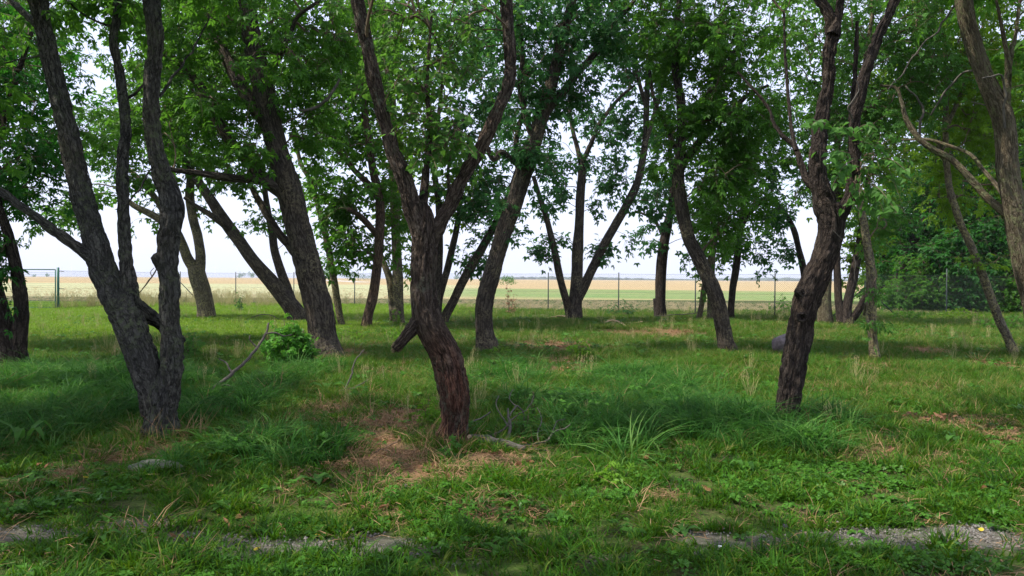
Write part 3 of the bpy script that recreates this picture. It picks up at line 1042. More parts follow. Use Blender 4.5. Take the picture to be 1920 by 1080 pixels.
# netting: diamond wires panel by panel
mb = MB()
wr = 0.0022
for (a_, b_) in zip(FP[:-1], FP[1:]):
    A_, B_ = gp(*a_), gp(*b_)
    L = np.linalg.norm(B_ - A_)
    u = (B_ - A_) / L
    nrm = np.array([-u[1], u[0], 0])
    Hh = FT - .03
    pitch = .088
    n_ = int((L + Hh) / pitch) + 1
    for s_ in (1, -1):
        k_ = np.arange(n_) * pitch - Hh
        t0_ = np.clip(k_, 0, L); t1_ = np.clip(k_ + Hh, 0, L)
        z0_ = t0_ - k_; z1_ = t1_ - k_
        ok = t1_ - t0_ > .02
        t0_, t1_, z0_, z1_ = t0_[ok], t1_[ok], z0_[ok], z1_[ok]
        if s_ < 0:
            t0_, t1_ = L - t0_, L - t1_
        P0 = A_ + u * t0_[:, None] + np.array([0, 0, 1]) * (z0_[:, None] + .03)
        P1 = A_ + u * t1_[:, None] + np.array([0, 0, 1]) * (z1_[:, None] + .03)
        d_ = norm(P1 - P0)
        sd = np.cross(d_, nrm)
        o_ = nrm * wr * (s_ * 0.9)
        ring = [sd * wr, -sd * wr * .5 + nrm * wr * .87, -sd * wr * .5 - nrm * wr * .87]
        m_ = len(P0)
        V = np.stack([P0 + o_ + r_ for r_ in ring] + [P1 + o_ + r_ for r_ in ring], 1).reshape(-1, 3)
        b0 = np.arange(m_)[:, None] * 6
        Q = np.concatenate([b0 + np.array([j, (j + 1) % 3, 3 + (j + 1) % 3, 3 + j]) for j in range(3)])
        mb.add(V, None, Q)
    for z_ in (.06, .95, Hh + .02):
        V, Q, T_, _ = tube_geo(np.array([A_ + [0, 0, z_], (A_ + B_) / 2 + [0, 0, z_ - .012], B_ + [0, 0, z_]]), np.full(3, .0035), 4)
        mb.add(V + nrm * .009, T_, Q)
net = mb.build('netting', M['wire'], root, False, org)
net['kind'] = 'stuff'

# gate
gr = empty('garden_gate', gp(58, 36.6))
tag(gr, 'green metal gate of welded wire grid in a tube frame at the left fence end', 'gate')
org = np.array(gr.location)
gl, grt = gp(-45, 36.6), gp(104, 36.8)
u = norm(grt - gl); W_ = np.linalg.norm(grt - gl)
gH = 1.86


def bar(a, b, r, nm, par, org_, mat, seg=8):
    V, Q, T_, _ = tube_geo(np.array([a, (np.array(a) + np.array(b)) / 2, b], dtype=float), np.full(3, r), seg)
    return MB().add(V, T_, Q).build(nm, mat, par, True, org_)


for off in (0.03, 1.0):
    a_ = gl + u * (W_ * off if off == 1.0 else off)
    bar(a_ + [0, 0, .06], a_ + [0, 0, gH], .028, 'frame_upright', gr, org, M['gate_green'])
mid_ = gl + u * (W_ * .30)
bar(mid_ + [0, 0, .06], mid_ + [0, 0, gH], .03, 'frame_upright', gr, org, M['gate_green'])
for z_ in (.08, gH):
    bar(gl + [0, 0, z_], grt + [0, 0, z_], .024, 'frame_rail', gr, org, M['gate_green'])
bar(gl + u * (W_ * .30 + .05) + [0, -.02, 1.02], gl + u * (W_ * .30 + .05) + [0, -.02, 1.16], .035, 'lock_box', gr, org, M['gate_green'])
mb = MB()
for k in np.arange(.05, W_, .05):
    a_ = gl + u * k
    V, Q, T_, _ = tube_geo(np.array([a_ + [0, 0, .08], a_ + [0, 0, gH - .09]]), np.full(2, .003), 3)
    mb.add(V, T_, Q)
for z_ in np.arange(.12, gH - .05, .1):
    V, Q, T_, _ = tube_geo(np.array([gl + [0, .006, z_], grt + [0, .006, z_]]), np.full(2, .003), 3)
    mb.add(V, T_, Q)
g_ = mb.build('wire_grid', M['gate_green'], gr, False, org)
g_['kind'] = 'stuff'
gpz = gp(109, 37.0)
bar(gpz + [0, 0, -.3], gpz + [0, 0, 1.96], .055, 'gate_post', gr, org, M['gate_green'], 12)
for z_ in (1.80, .98):
    bar(gpz + [0, 0, z_], gpz + [.28, 0, z_ - .02], .014, 'hinge', gr, org, M['post'], 6)

# tall dry grass fringe along the fence
pts_ = []
for (a_, b_) in zip(FP[:-1], FP[1:]):
    A_, B_ = gp(*a_), gp(*b_)
    L = np.linalg.norm(B_ - A_)
    dense = 16 if a_[0] < 640 else (10 if a_[0] < 1600 else 0)
    n_ = int(L * dense)
    t_ = rng.random(n_)
    q = A_ + (B_ - A_) * t_[:, None]
    q[:, 1] += rng.normal(0, .45, n_)
    pts_.append(q)
P = np.concatenate(pts_)[:, :2]
P2 = np.stack([rng.uniform(-21, -10, 520), rng.uniform(38.5, 46, 520)], -1)
P2 = P2[(P2[:, 1] > 37.6 + (P2[:, 0] + 21) * .4)]
P = np.concatenate([P, P2])
keep = rng.random(len(P)) < np.clip(fbm2(P[:, 0], P[:, 1], 1.8, 71) * 2.2 - .4, .15, 1)
P = P[keep]
scatter('fence_grass', 'tall dry flowering grass standing along the fence foot', 'fence_grass', with_z(P), rng.uniform(.55, 1.15, len(P)) * np.where(P[:, 0] > -8.5, .5, .95), rng.integers(0, 5, len(P)))
n_ = 15000
D_ = 38 / (1 - rng.random(n_) * .68)
P = np.stack([rng.uniform(-.72, .6, n_) * D_, D_], -1)
keep = P[:, 1] > 1 / np.clip(.02 + ((P[:, 0] / P[:, 1] * FPX + 960) - 390) * 8.85e-6, .0205, .04) + 1.0
P = P[keep]
# bands of standing stalks; the green strip of the field keeps none
yy = P[:, 1] + .42 * P[:, 0] + 11
green = (yy > 70) & (yy < 152) & (P[:, 0] > -8)
P = P[~green]
Pz = np.concatenate([P, np.full((len(P), 1), -.02)], 1)
scatter('field_stalks', 'ripe pale cereal stalks in the field behind the fence', 'wheat', Pz, rng.uniform(.18, .42, len(P)), rng.integers(0, 4, len(P)))

# ------------------------------------------------------------------ leaves
def comp_leaf(nl, L, w):
    """pinnate leaf template: list of leaflets, 4 verts each -> (V, T)"""
    V = []; T_ = []
    specs = [(0.0, 1.0, 1.0)] if nl == 1 else None
    if nl == 5:
        specs = [(62, .42, .85), (-62, .42, .85), (45, .68, .95), (-45, .68, .95), (0, .72, 1.1)]
    elif nl == 3:
        specs = [(58, .5, .95), (-58, .5, .95), (0, .55, 1.15)]
    for (a, y0, s) in specs:
        a = R(a)
        ca, sa = math.cos(a), math.sin(a)
        P_ = np.array([[0, 0, 0], [-w * .5, L * .42, w * .16], [0, L, -L * .16], [w * .5, L * .42, w * .16]]) * s
        x = P_[:, 0] * ca + P_[:, 1] * sa
        y = -P_[:, 0] * sa + P_[:, 1] * ca
        b_ = len(V) * 1
        n0 = sum(len(v) for v in V)
        V.append(np.stack([x, y + L * 1.3 * y0, P_[:, 2] - (abs(sa) * L * .08)], -1))
        T_ += [[n0, n0 + 2, n0 + 1], [n0, n0 + 3, n0 + 2]]
    return np.concatenate(V), np.array(T_)


def heart_leaf(L, w):
    P_ = np.array([[0, .08 * L, 0], [-w * .42, 0, .05 * w], [-w * .5, L * .3, w * .12], [-w * .3, L * .65, w * .06], [0, L, -L * .16], [w * .3, L * .65, w * .06], [w * .5, L * .3, w * .12], [w * .42, 0, .05 * w]])
    T_ = np.array([[0, 4, 3], [0, 3, 2], [0, 2, 1], [0, 7, 6], [0, 6, 5], [0, 5, 4]])
    return P_, T_


LEAF = {
    'elder5': comp_leaf(5, .108, .047), 'elder3': comp_leaf(3, .135, .072), 'elder3s': comp_leaf(3, .095, .05),
    'heart': heart_leaf(.075, .062), 'sap': comp_leaf(5, .07, .035),
}


def leaves_mesh(tmpl, P, Dr, Nn, S, tint, bias=0.0):
    V0, T0 = tmpl
    y = norm(Dr)
    z = norm(Nn - y * np.sum(Nn * y, -1, keepdims=True))
    x = np.cross(y, z)
    V = P[:, None] + S[:, None, None] * (V0[None, :, 0:1] * x[:, None] + V0[None, :, 1:2] * y[:, None] + V0[None, :, 2:3] * z[:, None])
    n, k = len(P), len(V0)
    T_ = (np.arange(n)[:, None, None] * k + T0[None]).reshape(-1, 3)
    return V.reshape(-1, 3), T_, np.repeat(tint, k)


def build_branches(skel, skr, anchors, r, maxr=.05):
    """connect anchors to the skeleton; returns polylines [(pts, radii)]"""
    n = len(anchors)
    NP = list(skel); NR = list(skr)
    cap = len(skel) + n * 3
    A = np.zeros((cap, 3)); A[:len(skel)] = skel
    cost = np.zeros(cap); par = np.full(cap, -1)
    m_ = len(skel)
    Rr = np.zeros(cap); Rr[:m_] = skr
    d0 = np.array([np.min(np.sum((skel - a) ** 2, 1)) for a in anchors])
    order = np.argsort(d0)
    segs = []
    cnt = np.zeros(cap)
    for k in order:
        a = anchors[k]
        dv = A[:m_] - a
        dist = np.sqrt(np.sum(dv ** 2, 1))
        c_ = dist * (1 + .35 * np.clip(dv[:, 2] / (dist + .01), -1, 1)) + .22 * cost[:m_]
        j = int(np.argmin(c_))
        p0 = A[j]
        L = dist[j]
        mid1 = p0 + (a - p0) * .35 + r.normal(0, .06, 3) * L + np.array([0, 0, .10 * L])
        mid2 = p0 + (a - p0) * .7 + r.normal(0, .05, 3) * L + np.array([0, 0, .09 * L])
        i1, i2, i3 = m_, m_ + 1, m_ + 2
        A[i1], A[i2], A[i3] = mid1, mid2, a
        cost[i1], cost[i2], cost[i3] = cost[j] + L * .35, cost[j] + L * .7, cost[j] + L
        par[i1], par[i2], par[i3] = j, i1, i2
        m_ += 3
        segs.append((j, i1, i2, i3))
        q = i3
        while q >= 0 and par[q] >= -1:
            cnt[q] += 1
            q = par[q]
            if q < len(skel): break
    out_ = []
    ns = len(skel)
    for (j, i1, i2, i3) in segs:
        rj = .0042 * math.sqrt(cnt[i1]) + .0015
        r_ = [min(rj * 1.25, maxr, (Rr[j] * .6 if j < ns else 9)), min(.0042 * math.sqrt(cnt[i1]) + .001, maxr), .0040 * math.sqrt(cnt[i2]) + .0008, .0032 * math.sqrt(cnt[i3])]
        out_.append((A[[j, i1, i2, i3]], np.array(r_)))
    return out_


def fast_tubes(P, rad, seg=3):
    """P (m,k,3), rad (m,k)"""
    m_, k, _ = P.shape
    T_ = norm(P[:, -1] - P[:, 0])
    ref = np.tile(np.array([.31, .2, .93]), (m_, 1))
    ref[np.abs(np.sum(ref * T_, 1)) > .9] = [1, 0, 0]
    U = norm(np.cross(T_, ref)); W = np.cross(T_, U)
    th = np.arange(seg) * 2 * math.pi / seg
    ring = np.cos(th)[None, :, None] * U[:, None] + np.sin(th)[None, :, None] * W[:, None]
    V = P[:, :, None] + rad[:, :, None, None] * ring[:, None]
    base = (np.arange(m_)[:, None, None] * k + np.arange(k - 1)[None, :, None]) * seg
    j = np.arange(seg)[None, None]
    j1 = (j + 1) % seg
    Q = np.stack([base + j, base + j1, base + seg + j1, base + seg + j], -1).reshape(-1, 4)
    return V.reshape(-1, 3), Q


STAT = {'leaves': 0}
COVER = 1.5


def foliage(root, org, skel, skr, blobs, leaf='elder5', mat='leaf_elder', seed=1, per=11, size=1.0, twigmat='twig', droop=.6, crown='crown', larea=.0075, maxr=.05, clump=.55, noanchor=False):
    """blobs: list of (centre(3), radii(3), coverage)"""
    r = np.random.default_rng(seed)
    anchors = []
    for (c_, rad, cov) in blobs:
        rad = np.asarray(rad, float)
        area = math.pi * rad[0] * rad[2]
        nleaf = cov ** 0.8 * COVER * area / (larea * size * size)
        na_ = max(2, int(nleaf / per))
        q = norm(r.normal(0, 1, (na_, 3))) * (r.random((na_, 1)) ** .45)
        anchors.append(np.asarray(c_) + q * rad)
    anchors = np.concatenate(anchors)
    # pull anchors together a little so that the crown has clumps and gaps
    K = max(3, len(anchors) // 7)
    cen = anchors[r.choice(len(anchors), K, replace=False)]
    for s_ in range(0, len(anchors), 400):
        a = anchors[s_:s_ + 400]
        d = np.sum((a[:, None] - cen[None]) ** 2, -1)
        anchors[s_:s_ + 400] = a + (cen[np.argmin(d, 1)] - a) * clump * r.random((len(a), 1))
    ground_z = 0.35
    anchors = anchors[anchors[:, 2] > ground_z]
    br = build_branches(skel, skr, anchors, r, maxr)
    P4 = np.stack([b_[0] for b_ in br]); R4 = np.stack([b_[1] for b_ in br])
    # smooth each into 6 points
    t = np.linspace(0, 1, 7)
    p0, p1, p2, p3 = P4[:, 0], P4[:, 1], P4[:, 2], P4[:, 3]
    tt = t[None, :, None]
    # cubic through 4 points (Lagrange at 0,.35,.7,1)
    xs = [0, .35, .7, 1]
    Pc = 0
    for i_, pi_ in enumerate((p0, p1, p2, p3)):
        w = np.ones_like(t)
        for j_, xj in enumerate(xs):
            if j_ != i_:
                w = w * (t - xj) / (xs[i_] - xj)
        Pc = Pc + w[None, :, None] * pi_[:, None]
    Rc = np.stack([np.interp(t, xs, R4[k]) for k in range(len(R4))])
    tw = MB()
    V, Q = fast_tubes(Pc, Rc, 4)
    tw.add(V, None, Q)
    # shoots
    tips = p3; dirs = norm(p3 - p2)
    nsh = 3
    n = len(tips)
    sp = np.repeat(tips, nsh, 0) - np.repeat(dirs, nsh, 0) * r.random((n * nsh, 1)) * .12
    sd = norm(np.repeat(dirs, nsh, 0) * .6 + r.normal(0, .65, (n * nsh, 3)) + np.array([0, 0, -.12]))
    sl = r.uniform(.22, .5, (n * nsh, 1)) * size
    k3 = np.array([0, .5, 1.0])
    SP = sp[:, None] + sd[:, None] * sl[:, None] * k3[None, :, None] + np.array([0, 0, -1]) * (sl[:, None] * droop * .35) * (k3 ** 2)[None, :, None]
    V, Q = fast_tubes(SP, np.tile(np.array([[.003, .0022, .001]]) * size, (n * nsh, 1)), 3)
    tw.add(V, None, Q)
    b = tw.build('branches', M[twigmat], root, False, org)
    b['kind'] = 'stuff'
    # leaves on shoots
    pl = max(1, int(round(per / nsh)))
    m_ = n * nsh
    tpos = (np.arange(pl)[None] + r.random((m_, pl))) / pl
    tpos = .12 + .9 * tpos
    LP = (sp[:, None] + sd[:, None] * sl[:, None] * tpos[..., None] + np.array([0, 0, -1]) * (sl[:, None] * droop * .35) * (tpos ** 2)[..., None]).reshape(-1, 3)
    SD = np.repeat(sd, pl, 0)
    side = norm(np.cross(SD, np.array([0, 0, 1.0]) + r.normal(0, .3, SD.shape)))
    sg = np.where(np.tile(np.arange(pl), m_) % 2 == 0, 1.0, -1.0)[:, None]
    LD = norm(SD * .45 + side * sg * .8 + r.normal(0, .25, SD.shape) + np.array([0, 0, -droop]))
    NN = norm(np.array([0, 0, 1.0]) + r.normal(0, .45, SD.shape) + SD * .3)
    LP = LP + LD * .03 * size
    S = r.uniform(.7, 1.25, len(LP)) * size
    tint = np.clip(r.normal(.45, .2, len(LP)) + np.repeat(np.repeat(r.normal(0, .15, n), nsh), pl), 0, 1)
    V, T_, ti = leaves_mesh(LEAF[leaf], LP, LD, NN, S, tint)
    STAT['leaves'] += len(T_)
    cb = MB().add(V, T_, None, tint=ti).build(crown, M[mat], root, False, org)
    return cb


# ------------------------------------------------------------------ trees
def tree(name, label, base, chains, blobs, bark='bark_mid', leaf='elder5', mat='leaf_elder', seed=1, seg=20, step=.12, disp=0.0, size=1.0, per=11, group=None, cat='tree', flare=1.35, D=None, droop=.6, wob=.22, dsc=1.0, larea=.0075, D2=None, clump=.55, maxr=.05):
    """base (px,py) on the ground; chains [(part, dd_end, [(px,py,w[,dd])...])]; blobs [(px,py,rx,ry,ddepth,rdepth_m,cov)]"""
    if D is None:
        g = G(*base)
    else:
        g = gp(base[0], D, 0)
        g[2] = hz(g[0], g[1])
    D = g[1]
    root = empty(name, g)
    tag(root, label, cat, group)
    org = np.array(root.location)
    skel = []; skr = []
    for ci_, (part, ddend, pts) in enumerate(chains):
        n_ = len(pts)
        W = []
        ys = np.array([q[1] for q in pts], float)
        ac = np.concatenate([[0], np.cumsum(np.hypot(np.diff([q[0] for q in pts]), np.diff(ys)))])
        ac = ac / max(ac[-1], 1)
        for k, q in enumerate(pts):
            if isinstance(ddend, tuple):
                dd = ddend[0] + (ddend[1] - ddend[0]) * ac[k]
            else:
                dd = ddend * ac[k]
            P_ = at(q[0], q[1], D + dd)
            W.append([*P_, q[2] / 2 * (D + dd) / FPX * ((.88 if ci_ and name == 'fruit_tree' else .94) if disp else 1)])
        W = np.array(W)
        if part == 'trunk' and ci_ == 0:
            # root the base in the ground with a flare
            zb = hz(W[0][0], W[0][1])
            W[0, 2] = zb + .02
            r0 = W[0, 3]
            add = np.array([[W[0, 0] - (W[1, 0] - W[0, 0]) * .1, W[0, 1], zb - .25, r0 * flare * 1.15]])
            up = W[0] + (W[1] - W[0]) * min(1, r0 * 1.6 / np.linalg.norm(W[1, :3] - W[0, :3]))
            W[0, 3] = r0 * flare
            up[3] = r0
            W = np.concatenate([add, W[:1], [up], W[1:]]) if np.linalg.norm(W[1, :3] - up[:3]) > .1 else np.concatenate([add, W])
        C4 = catmull(W, step)
        C, rad = C4[:, :3], np.maximum(C4[:, 3], .003)
        sg = seg if rad.max() > .04 else max(8, seg // 2)
        V, Q, T_, bk = tube_geo(C, rad, sg, disp=disp * min(1, rad.max() / .12), dscale=dsc, wob=wob, seed=seed * 1.3 + ci_ * 2.1, s0=0.0 if ci_ == 0 else 8.0 + ci_)
        MB().add(V, T_, Q, bk=bk).build(part, M[bark], root, True, org)
        if not part.startswith('stub'):
            # foliage hangs from the upper reaches only
            st = max(1, int(.35 / step))
            skel.append(C[::st]); skr.append(rad[::st])
    skel = np.concatenate(skel); skr = np.concatenate(skr)
    hi = skel[:, 2] > 1.9
    if hi.sum() > 3:
        skel, skr = skel[hi], skr[hi]
    if blobs:
        B = []
        for (px, py, rx, ry, dd, rd, cov) in blobs:
            Dc = D + dd
            B.append((at(px, py, Dc), (rx * Dc / FPX, rd, ry * Dc / FPX), cov))
        foliage(root, org, skel, skr, B, leaf, mat, seed, per, size, droop=droop, larea=larea, clump=clump, maxr=maxr)
    return root, org


exec_trees = True
# --- near trees
t_left, o_left = tree('maple_tree', 'grey-barked tree with two thick stems splitting low, standing in long grass on the left', (300, 822), [
    ('trunk', 0, [(301, 822, 66), (302, 780, 66), (302, 745, 64), (303, 715, 54), (303, 690, 24)]),
    ('stem', 0, [(294, 775, 52), (284, 725, 58), (272, 680, 62), (250, 625, 64), (228, 580, 62), (205, 535, 58), (187, 480, 52), (170, 420, 48), (155, 370, 46), (140, 310, 42), (125, 240, 40), (108, 170, 38), (92, 100, 37), (75, 20, 36), (62, -60, 34), (40, -200, 26), (10, -380, 16)]),
    ('stem', -.04, [(309, 785, 48), (315, 735, 50), (320, 695, 48), (322, 650, 46), (318, 600, 42), (317, 540, 42), (314, 490, 42), (315, 450, 42), (322, 400, 46), (320, 365, 44), (304, 325, 40), (292, 280, 37), (284, 220, 34), (285, 150, 32), (292, 80, 33), (286, 20, 35), (280, -60, 33), (300, -220, 24), (330, -400, 14)]),
    ('limb', .3, [(247, 590, 30), (243, 540, 34), (238, 500, 28), (234, 450, 26), (231, 380, 25), (229, 300, 24), (235, 250, 24), (232, 200, 23), (225, 140, 20), (213, 80, 18), (220, 20, 18), (222, -60, 16), (230, -200, 10)]),
    ('limb', -.5, [(208, 548, 30), (180, 495, 26), (150, 468, 23), (110, 438, 21), (60, 402, 19), (10, 365, 17), (-60, 320, 14), (-150, 280, 9)]),
    ('broken_limb', .5, [(240, 560, 34), (265, 580, 30), (295, 602, 28), (325, 625, 22), (345, 640, 13)]),
    ('limb', .8, [(75, 50, 20), (40, 20, 14), (0, -20, 10)]),
    ('knob', -.05, [(305, 505, 22), (297, 487, 26), (290, 478, 24)]),
], [(150, -200, 330, 190, 0, 2.2, .9), (60, -60, 170, 80, -.3, 1.2, .5), (350, -170, 200, 140, .4, 1.6, .9), (-80, 200, 110, 110, -.2, 1, .8)],
    bark='bark_grey', leaf='elder5', mat='leaf_elder', seed=11, seg=84, step=.024, disp=.030, dsc=1.5, size=1.0, flare=1.25, wob=.2)

t_mid, o_mid = tree('fruit_tree', 'brown tree with a crooked reddish trunk forking at head height in the centre', (848, 833), [
    ('trunk', 0, [(847, 833, 58), (853, 790, 56), (852, 740, 62), (845, 700, 64), (835, 665, 62), (818, 635, 60), (803, 605, 60), (796, 570, 56), (794, 530, 52), (795, 490, 52), (795, 455, 52), (795, 425, 50), (793, 400, 40), (792, 380, 20)]),
    ('stem', -.3, [(793, 480, 40), (788, 440, 44), (776, 400, 43), (765, 360, 41), (752, 320, 38), (735, 280, 34), (722, 230, 32), (708, 180, 31), (697, 130, 30), (685, 70, 29), (672, 10, 29), (660, -60, 28), (640, -180, 22), (600, -330, 14)]),
    ('stem', .35, [(798, 485, 38), (806, 450, 40), (824, 418, 36), (845, 380, 32), (862, 345, 31), (888, 300, 30), (910, 260, 29), (930, 215, 28), (948, 175, 27), (957, 135, 28), (955, 80, 27), (950, 20, 27), (950, -50, 26), (965, -180, 20), (1000, -320, 12)]),
    ('stem', .5, [(793, 420, 26), (795, 370, 20), (798, 330, 18), (803, 290, 14), (806, 230, 12), (800, 170, 10), (805, 90, 8), (810, 20, 6)]),
    ('limb', .6, [(838, 385, 10), (842, 350, 9), (840, 320, 7), (850, 270, 6), (870, 220, 5)]),
    ('broken_limb', -.06, [(806, 588, 30), (794, 596, 38), (780, 608, 36), (765, 626, 30), (751, 643, 26), (740, 655, 23)]),
    ('bark_flap', 0, [(866, 700, 12), (874, 735, 16), (875, 775, 12), (872, 815, 12)]),
], [(815, 250, 95, 60, .3, .7, 1.5), (760, 150, 110, 80, .3, .8, 1.2), (850, 120, 90, 90, .5, .8, 1.3), (800, 20, 200, 60, .3, 1.2, 1.0), (720, -150, 260, 110, 0, 1.8, .9), (960, -170, 200, 120, .3, 1.6, .9), (790, 320, 60, 35, .2, .4, 1.2), (870, 300, 40, 30, .2, .4, .8)],
    bark='bark_brown', leaf='heart', mat='leaf_heart', seed=21, seg=84, step=.022, disp=.026, dsc=1.25, size=.86, flare=1.22, per=14, larea=.0048, droop=.5, wob=.16)

t_right, o_right = tree('linden_tree', 'dark-barked leaning tree with a knot hole and long grass at its foot, right of centre', (1475, 795), [
    ('trunk', 0, [(1474, 796, 46), (1480, 750, 46), (1487, 700, 50), (1496, 650, 52), (1504, 600, 54), (1514, 560, 56), (1530, 520, 54), (1545, 485, 52), (1556, 450, 52), (1560, 415, 54), (1553, 385, 50)]),
    ('stem', .1, [(1556, 425, 44), (1545, 380, 46), (1536, 340, 40), (1533, 300, 34), (1537, 255, 30), (1545, 200, 28), (1553, 150, 26), (1556, 100, 26), (1562, 60, 30), (1556, 30, 26), (1535, -5, 20), (1500, -60, 18), (1470, -160, 12)]),
    ('limb', .2, [(1562, 65, 24), (1572, 30, 18), (1578, -20, 16), (1590, -140, 12), (1600, -260, 8)]),
    ('stem', -.3, [(1560, 440, 34), (1575, 405, 30), (1592, 370, 26), (1602, 330, 24), (1604, 280, 23), (1602, 230, 24), (1612, 180, 24), (1628, 120, 23), (1648, 65, 22), (1670, 20, 21), (1692, -40, 20), (1730, -160, 14), (1780, -300, 8)]),
    ('limb', .5, [(1540, 365, 20), (1515, 340, 16), (1502, 310, 14), (1490, 275, 12), (1468, 255, 10), (1450, 230, 8), (1440, 200, 7), (1410, 165, 6), (1383, 135, 5)]),
    ('limb', .5, [(1492, 282, 9), (1484, 240, 8), (1478, 180, 7), (1472, 100, 6), (1470, 20, 5)]),
    ('limb', .1, [(1590, 375, 18), (1596, 300, 15), (1597, 220, 13), (1604, 130, 10), (1607, 40, 8)]),
    ('knob', -.1, [(1516, 560, 26), (1502, 550, 24), (1496, 543, 18)]),
], [(1650, 300, 45, 60, -.3, .5, .9), (1620, 350, 60, 40, -.3, .5, .8), (1590, -160, 280, 120, 0, 2, .9), (1440, -80, 140, 60, .4, 1, .7), (1780, -120, 130, 90, 0, 1.2, .8)],
    bark='bark_dark', leaf='heart', mat='leaf_bright', seed=31, seg=72, step=.026, disp=.030, dsc=1.5, size=1.15, flare=1.2, per=10, larea=.0052, droop=.7, wob=.2)

t_edge, o_edge = tree('maple_tree', 'olive-brown tree bowed inward at the right edge with two long grey side limbs', (1985, 800), [
    ('trunk', 0, [(1985, 800, 62), (1970, 700, 56), (1950, 600, 52), (1930, 520, 48), (1914, 450, 46), (1900, 380, 42), (1890, 320, 41), (1886, 260, 40), (1878, 215, 42), (1855, 165, 36), (1838, 120, 33), (1822, 70, 32), (1810, 20, 32), (1806, -40, 30), (1820, -160, 22), (1850, -300, 14)]),
    ('limb', .7, [(1912, 425, 20), (1885, 400, 17), (1850, 370, 15), (1815, 330, 14), (1785, 300, 13), (1750, 280, 12), (1725, 262, 12), (1700, 225, 10), (1690, 190, 8), (1680, 165, 6), (1650, 160, 4)]),
    ('limb', 1.2, [(1900, 395, 10), (1870, 350, 9), (1845, 320, 8), (1820, 290, 7), (1785, 275, 7), (1740, 262, 6), (1690, 262, 4)]),
    ('limb', -.3, [(1882, 230, 22), (1888, 170, 16), (1890, 120, 12), (1880, 60, 8), (1868, 0, 6)]),
    ('limb', .4, [(1892, 130, 9), (1905, 60, 7), (1912, 0, 6)]),
], [(1880, -120, 190, 100, 0, 1.8, .9), (1990, 80, 80, 100, -.2, 1, .7), (1900, 40, 60, 50, .6, .6, .4)],
    bark='bark_olive', leaf='elder5', mat='leaf_elder', seed=41, seg=48, step=.035, disp=.012, size=1.0, flare=1.2, wob=.14)

# --- middle distance
tree('maple_tree', 'thick old twin trunk wrapped in ivy leaves, cut by the left picture edge', (5, 690), [
    ('trunk', 0, [(8, 690, 80), (5, 650, 74), (-8, 600, 60), (-18, 550, 52), (-30, 500, 44), (-60, 400, 36), (-90, 300, 30), (-110, 150, 20)]),
    ('stem', -.2, [(28, 680, 44), (35, 630, 32), (40, 580, 27), (36, 540, 25), (30, 500, 24), (15, 440, 20), (-5, 380, 18), (-10, 300, 15), (20, 180, 12), (60, 60, 8)]),
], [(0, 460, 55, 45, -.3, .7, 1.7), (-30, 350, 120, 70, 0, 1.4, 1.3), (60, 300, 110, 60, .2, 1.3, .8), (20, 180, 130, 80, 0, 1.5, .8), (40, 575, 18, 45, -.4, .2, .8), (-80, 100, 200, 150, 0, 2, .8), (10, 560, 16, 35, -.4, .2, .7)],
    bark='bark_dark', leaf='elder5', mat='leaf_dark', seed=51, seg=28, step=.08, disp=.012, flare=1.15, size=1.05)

tree('maple_tree', 'broad rough-barked trunk leaning left beside the round green bush', (608, 672), [
    ('trunk', 0, [(610, 672, 60), (604, 630, 58), (598, 585, 56), (588, 540, 55), (577, 495, 54), (565, 450, 52), (555, 410, 52), (545, 365, 54), (532, 320, 48), (520, 280, 44), (510, 240, 42), (500, 190, 42), (488, 140, 42), (474, 80, 40), (462, 20, 38), (450, -60, 34), (420, -200, 24), (400, -330, 14)]),
    ('limb', -.8, [(545, 375, 36), (515, 350, 26), (485, 338, 20), (445, 335, 17), (405, 330, 15), (365, 323, 12), (325, 318, 10), (280, 300, 7)]),
    ('limb', 1.0, [(540, 365, 36), (505, 342, 28), (475, 315, 23), (450, 285, 21), (425, 255, 19), (408, 220, 19), (388, 180, 18), (365, 150, 18), (335, 118, 17), (310, 100, 15), (280, 60, 15), (255, 25, 16), (230, -20, 14), (190, -100, 9)]),
    ('limb', .8, [(510, 245, 30), (470, 190, 30), (440, 140, 26), (415, 90, 22), (395, 50, 18), (370, -10, 14), (340, -90, 9)]),
    ('limb', -.7, [(500, 150, 16), (525, 105, 14), (545, 60, 11), (560, 30, 8), (600, 0, 6)]),
    ('limb', .5, [(570, 500, 18), (550, 470, 18), (525, 440, 16), (505, 410, 15), (485, 375, 13), (470, 350, 9)]),
], [(470, 275, 50, 40, -.6, .8, 1.3), (420, 200, 120, 70, .3, 1.6, 1.2), (560, 130, 100, 80, -.2, 1.6, 1.1), (330, 200, 100, 90, .8, 1.6, 1.1), (480, 30, 220, 70, 0, 2.2, 1.2), (380, 80, 150, 70, .5, 1.8, 1.2), (580, 250, 60, 60, .6, 1.1, .9), (430, -130, 330, 120, 0, 3, 1.0), (500, 310, 40, 16, -.7, .4, 1.0), (650, 60, 100, 80, .5, 1.4, .9), (380, 300, 50, 30, 0, .8, .8)],
    bark='bark_mid', leaf='elder5', mat='leaf_elder', seed=61, seg=36, step=.06, disp=.022, flare=1.35, size=1.12, dsc=1.4)

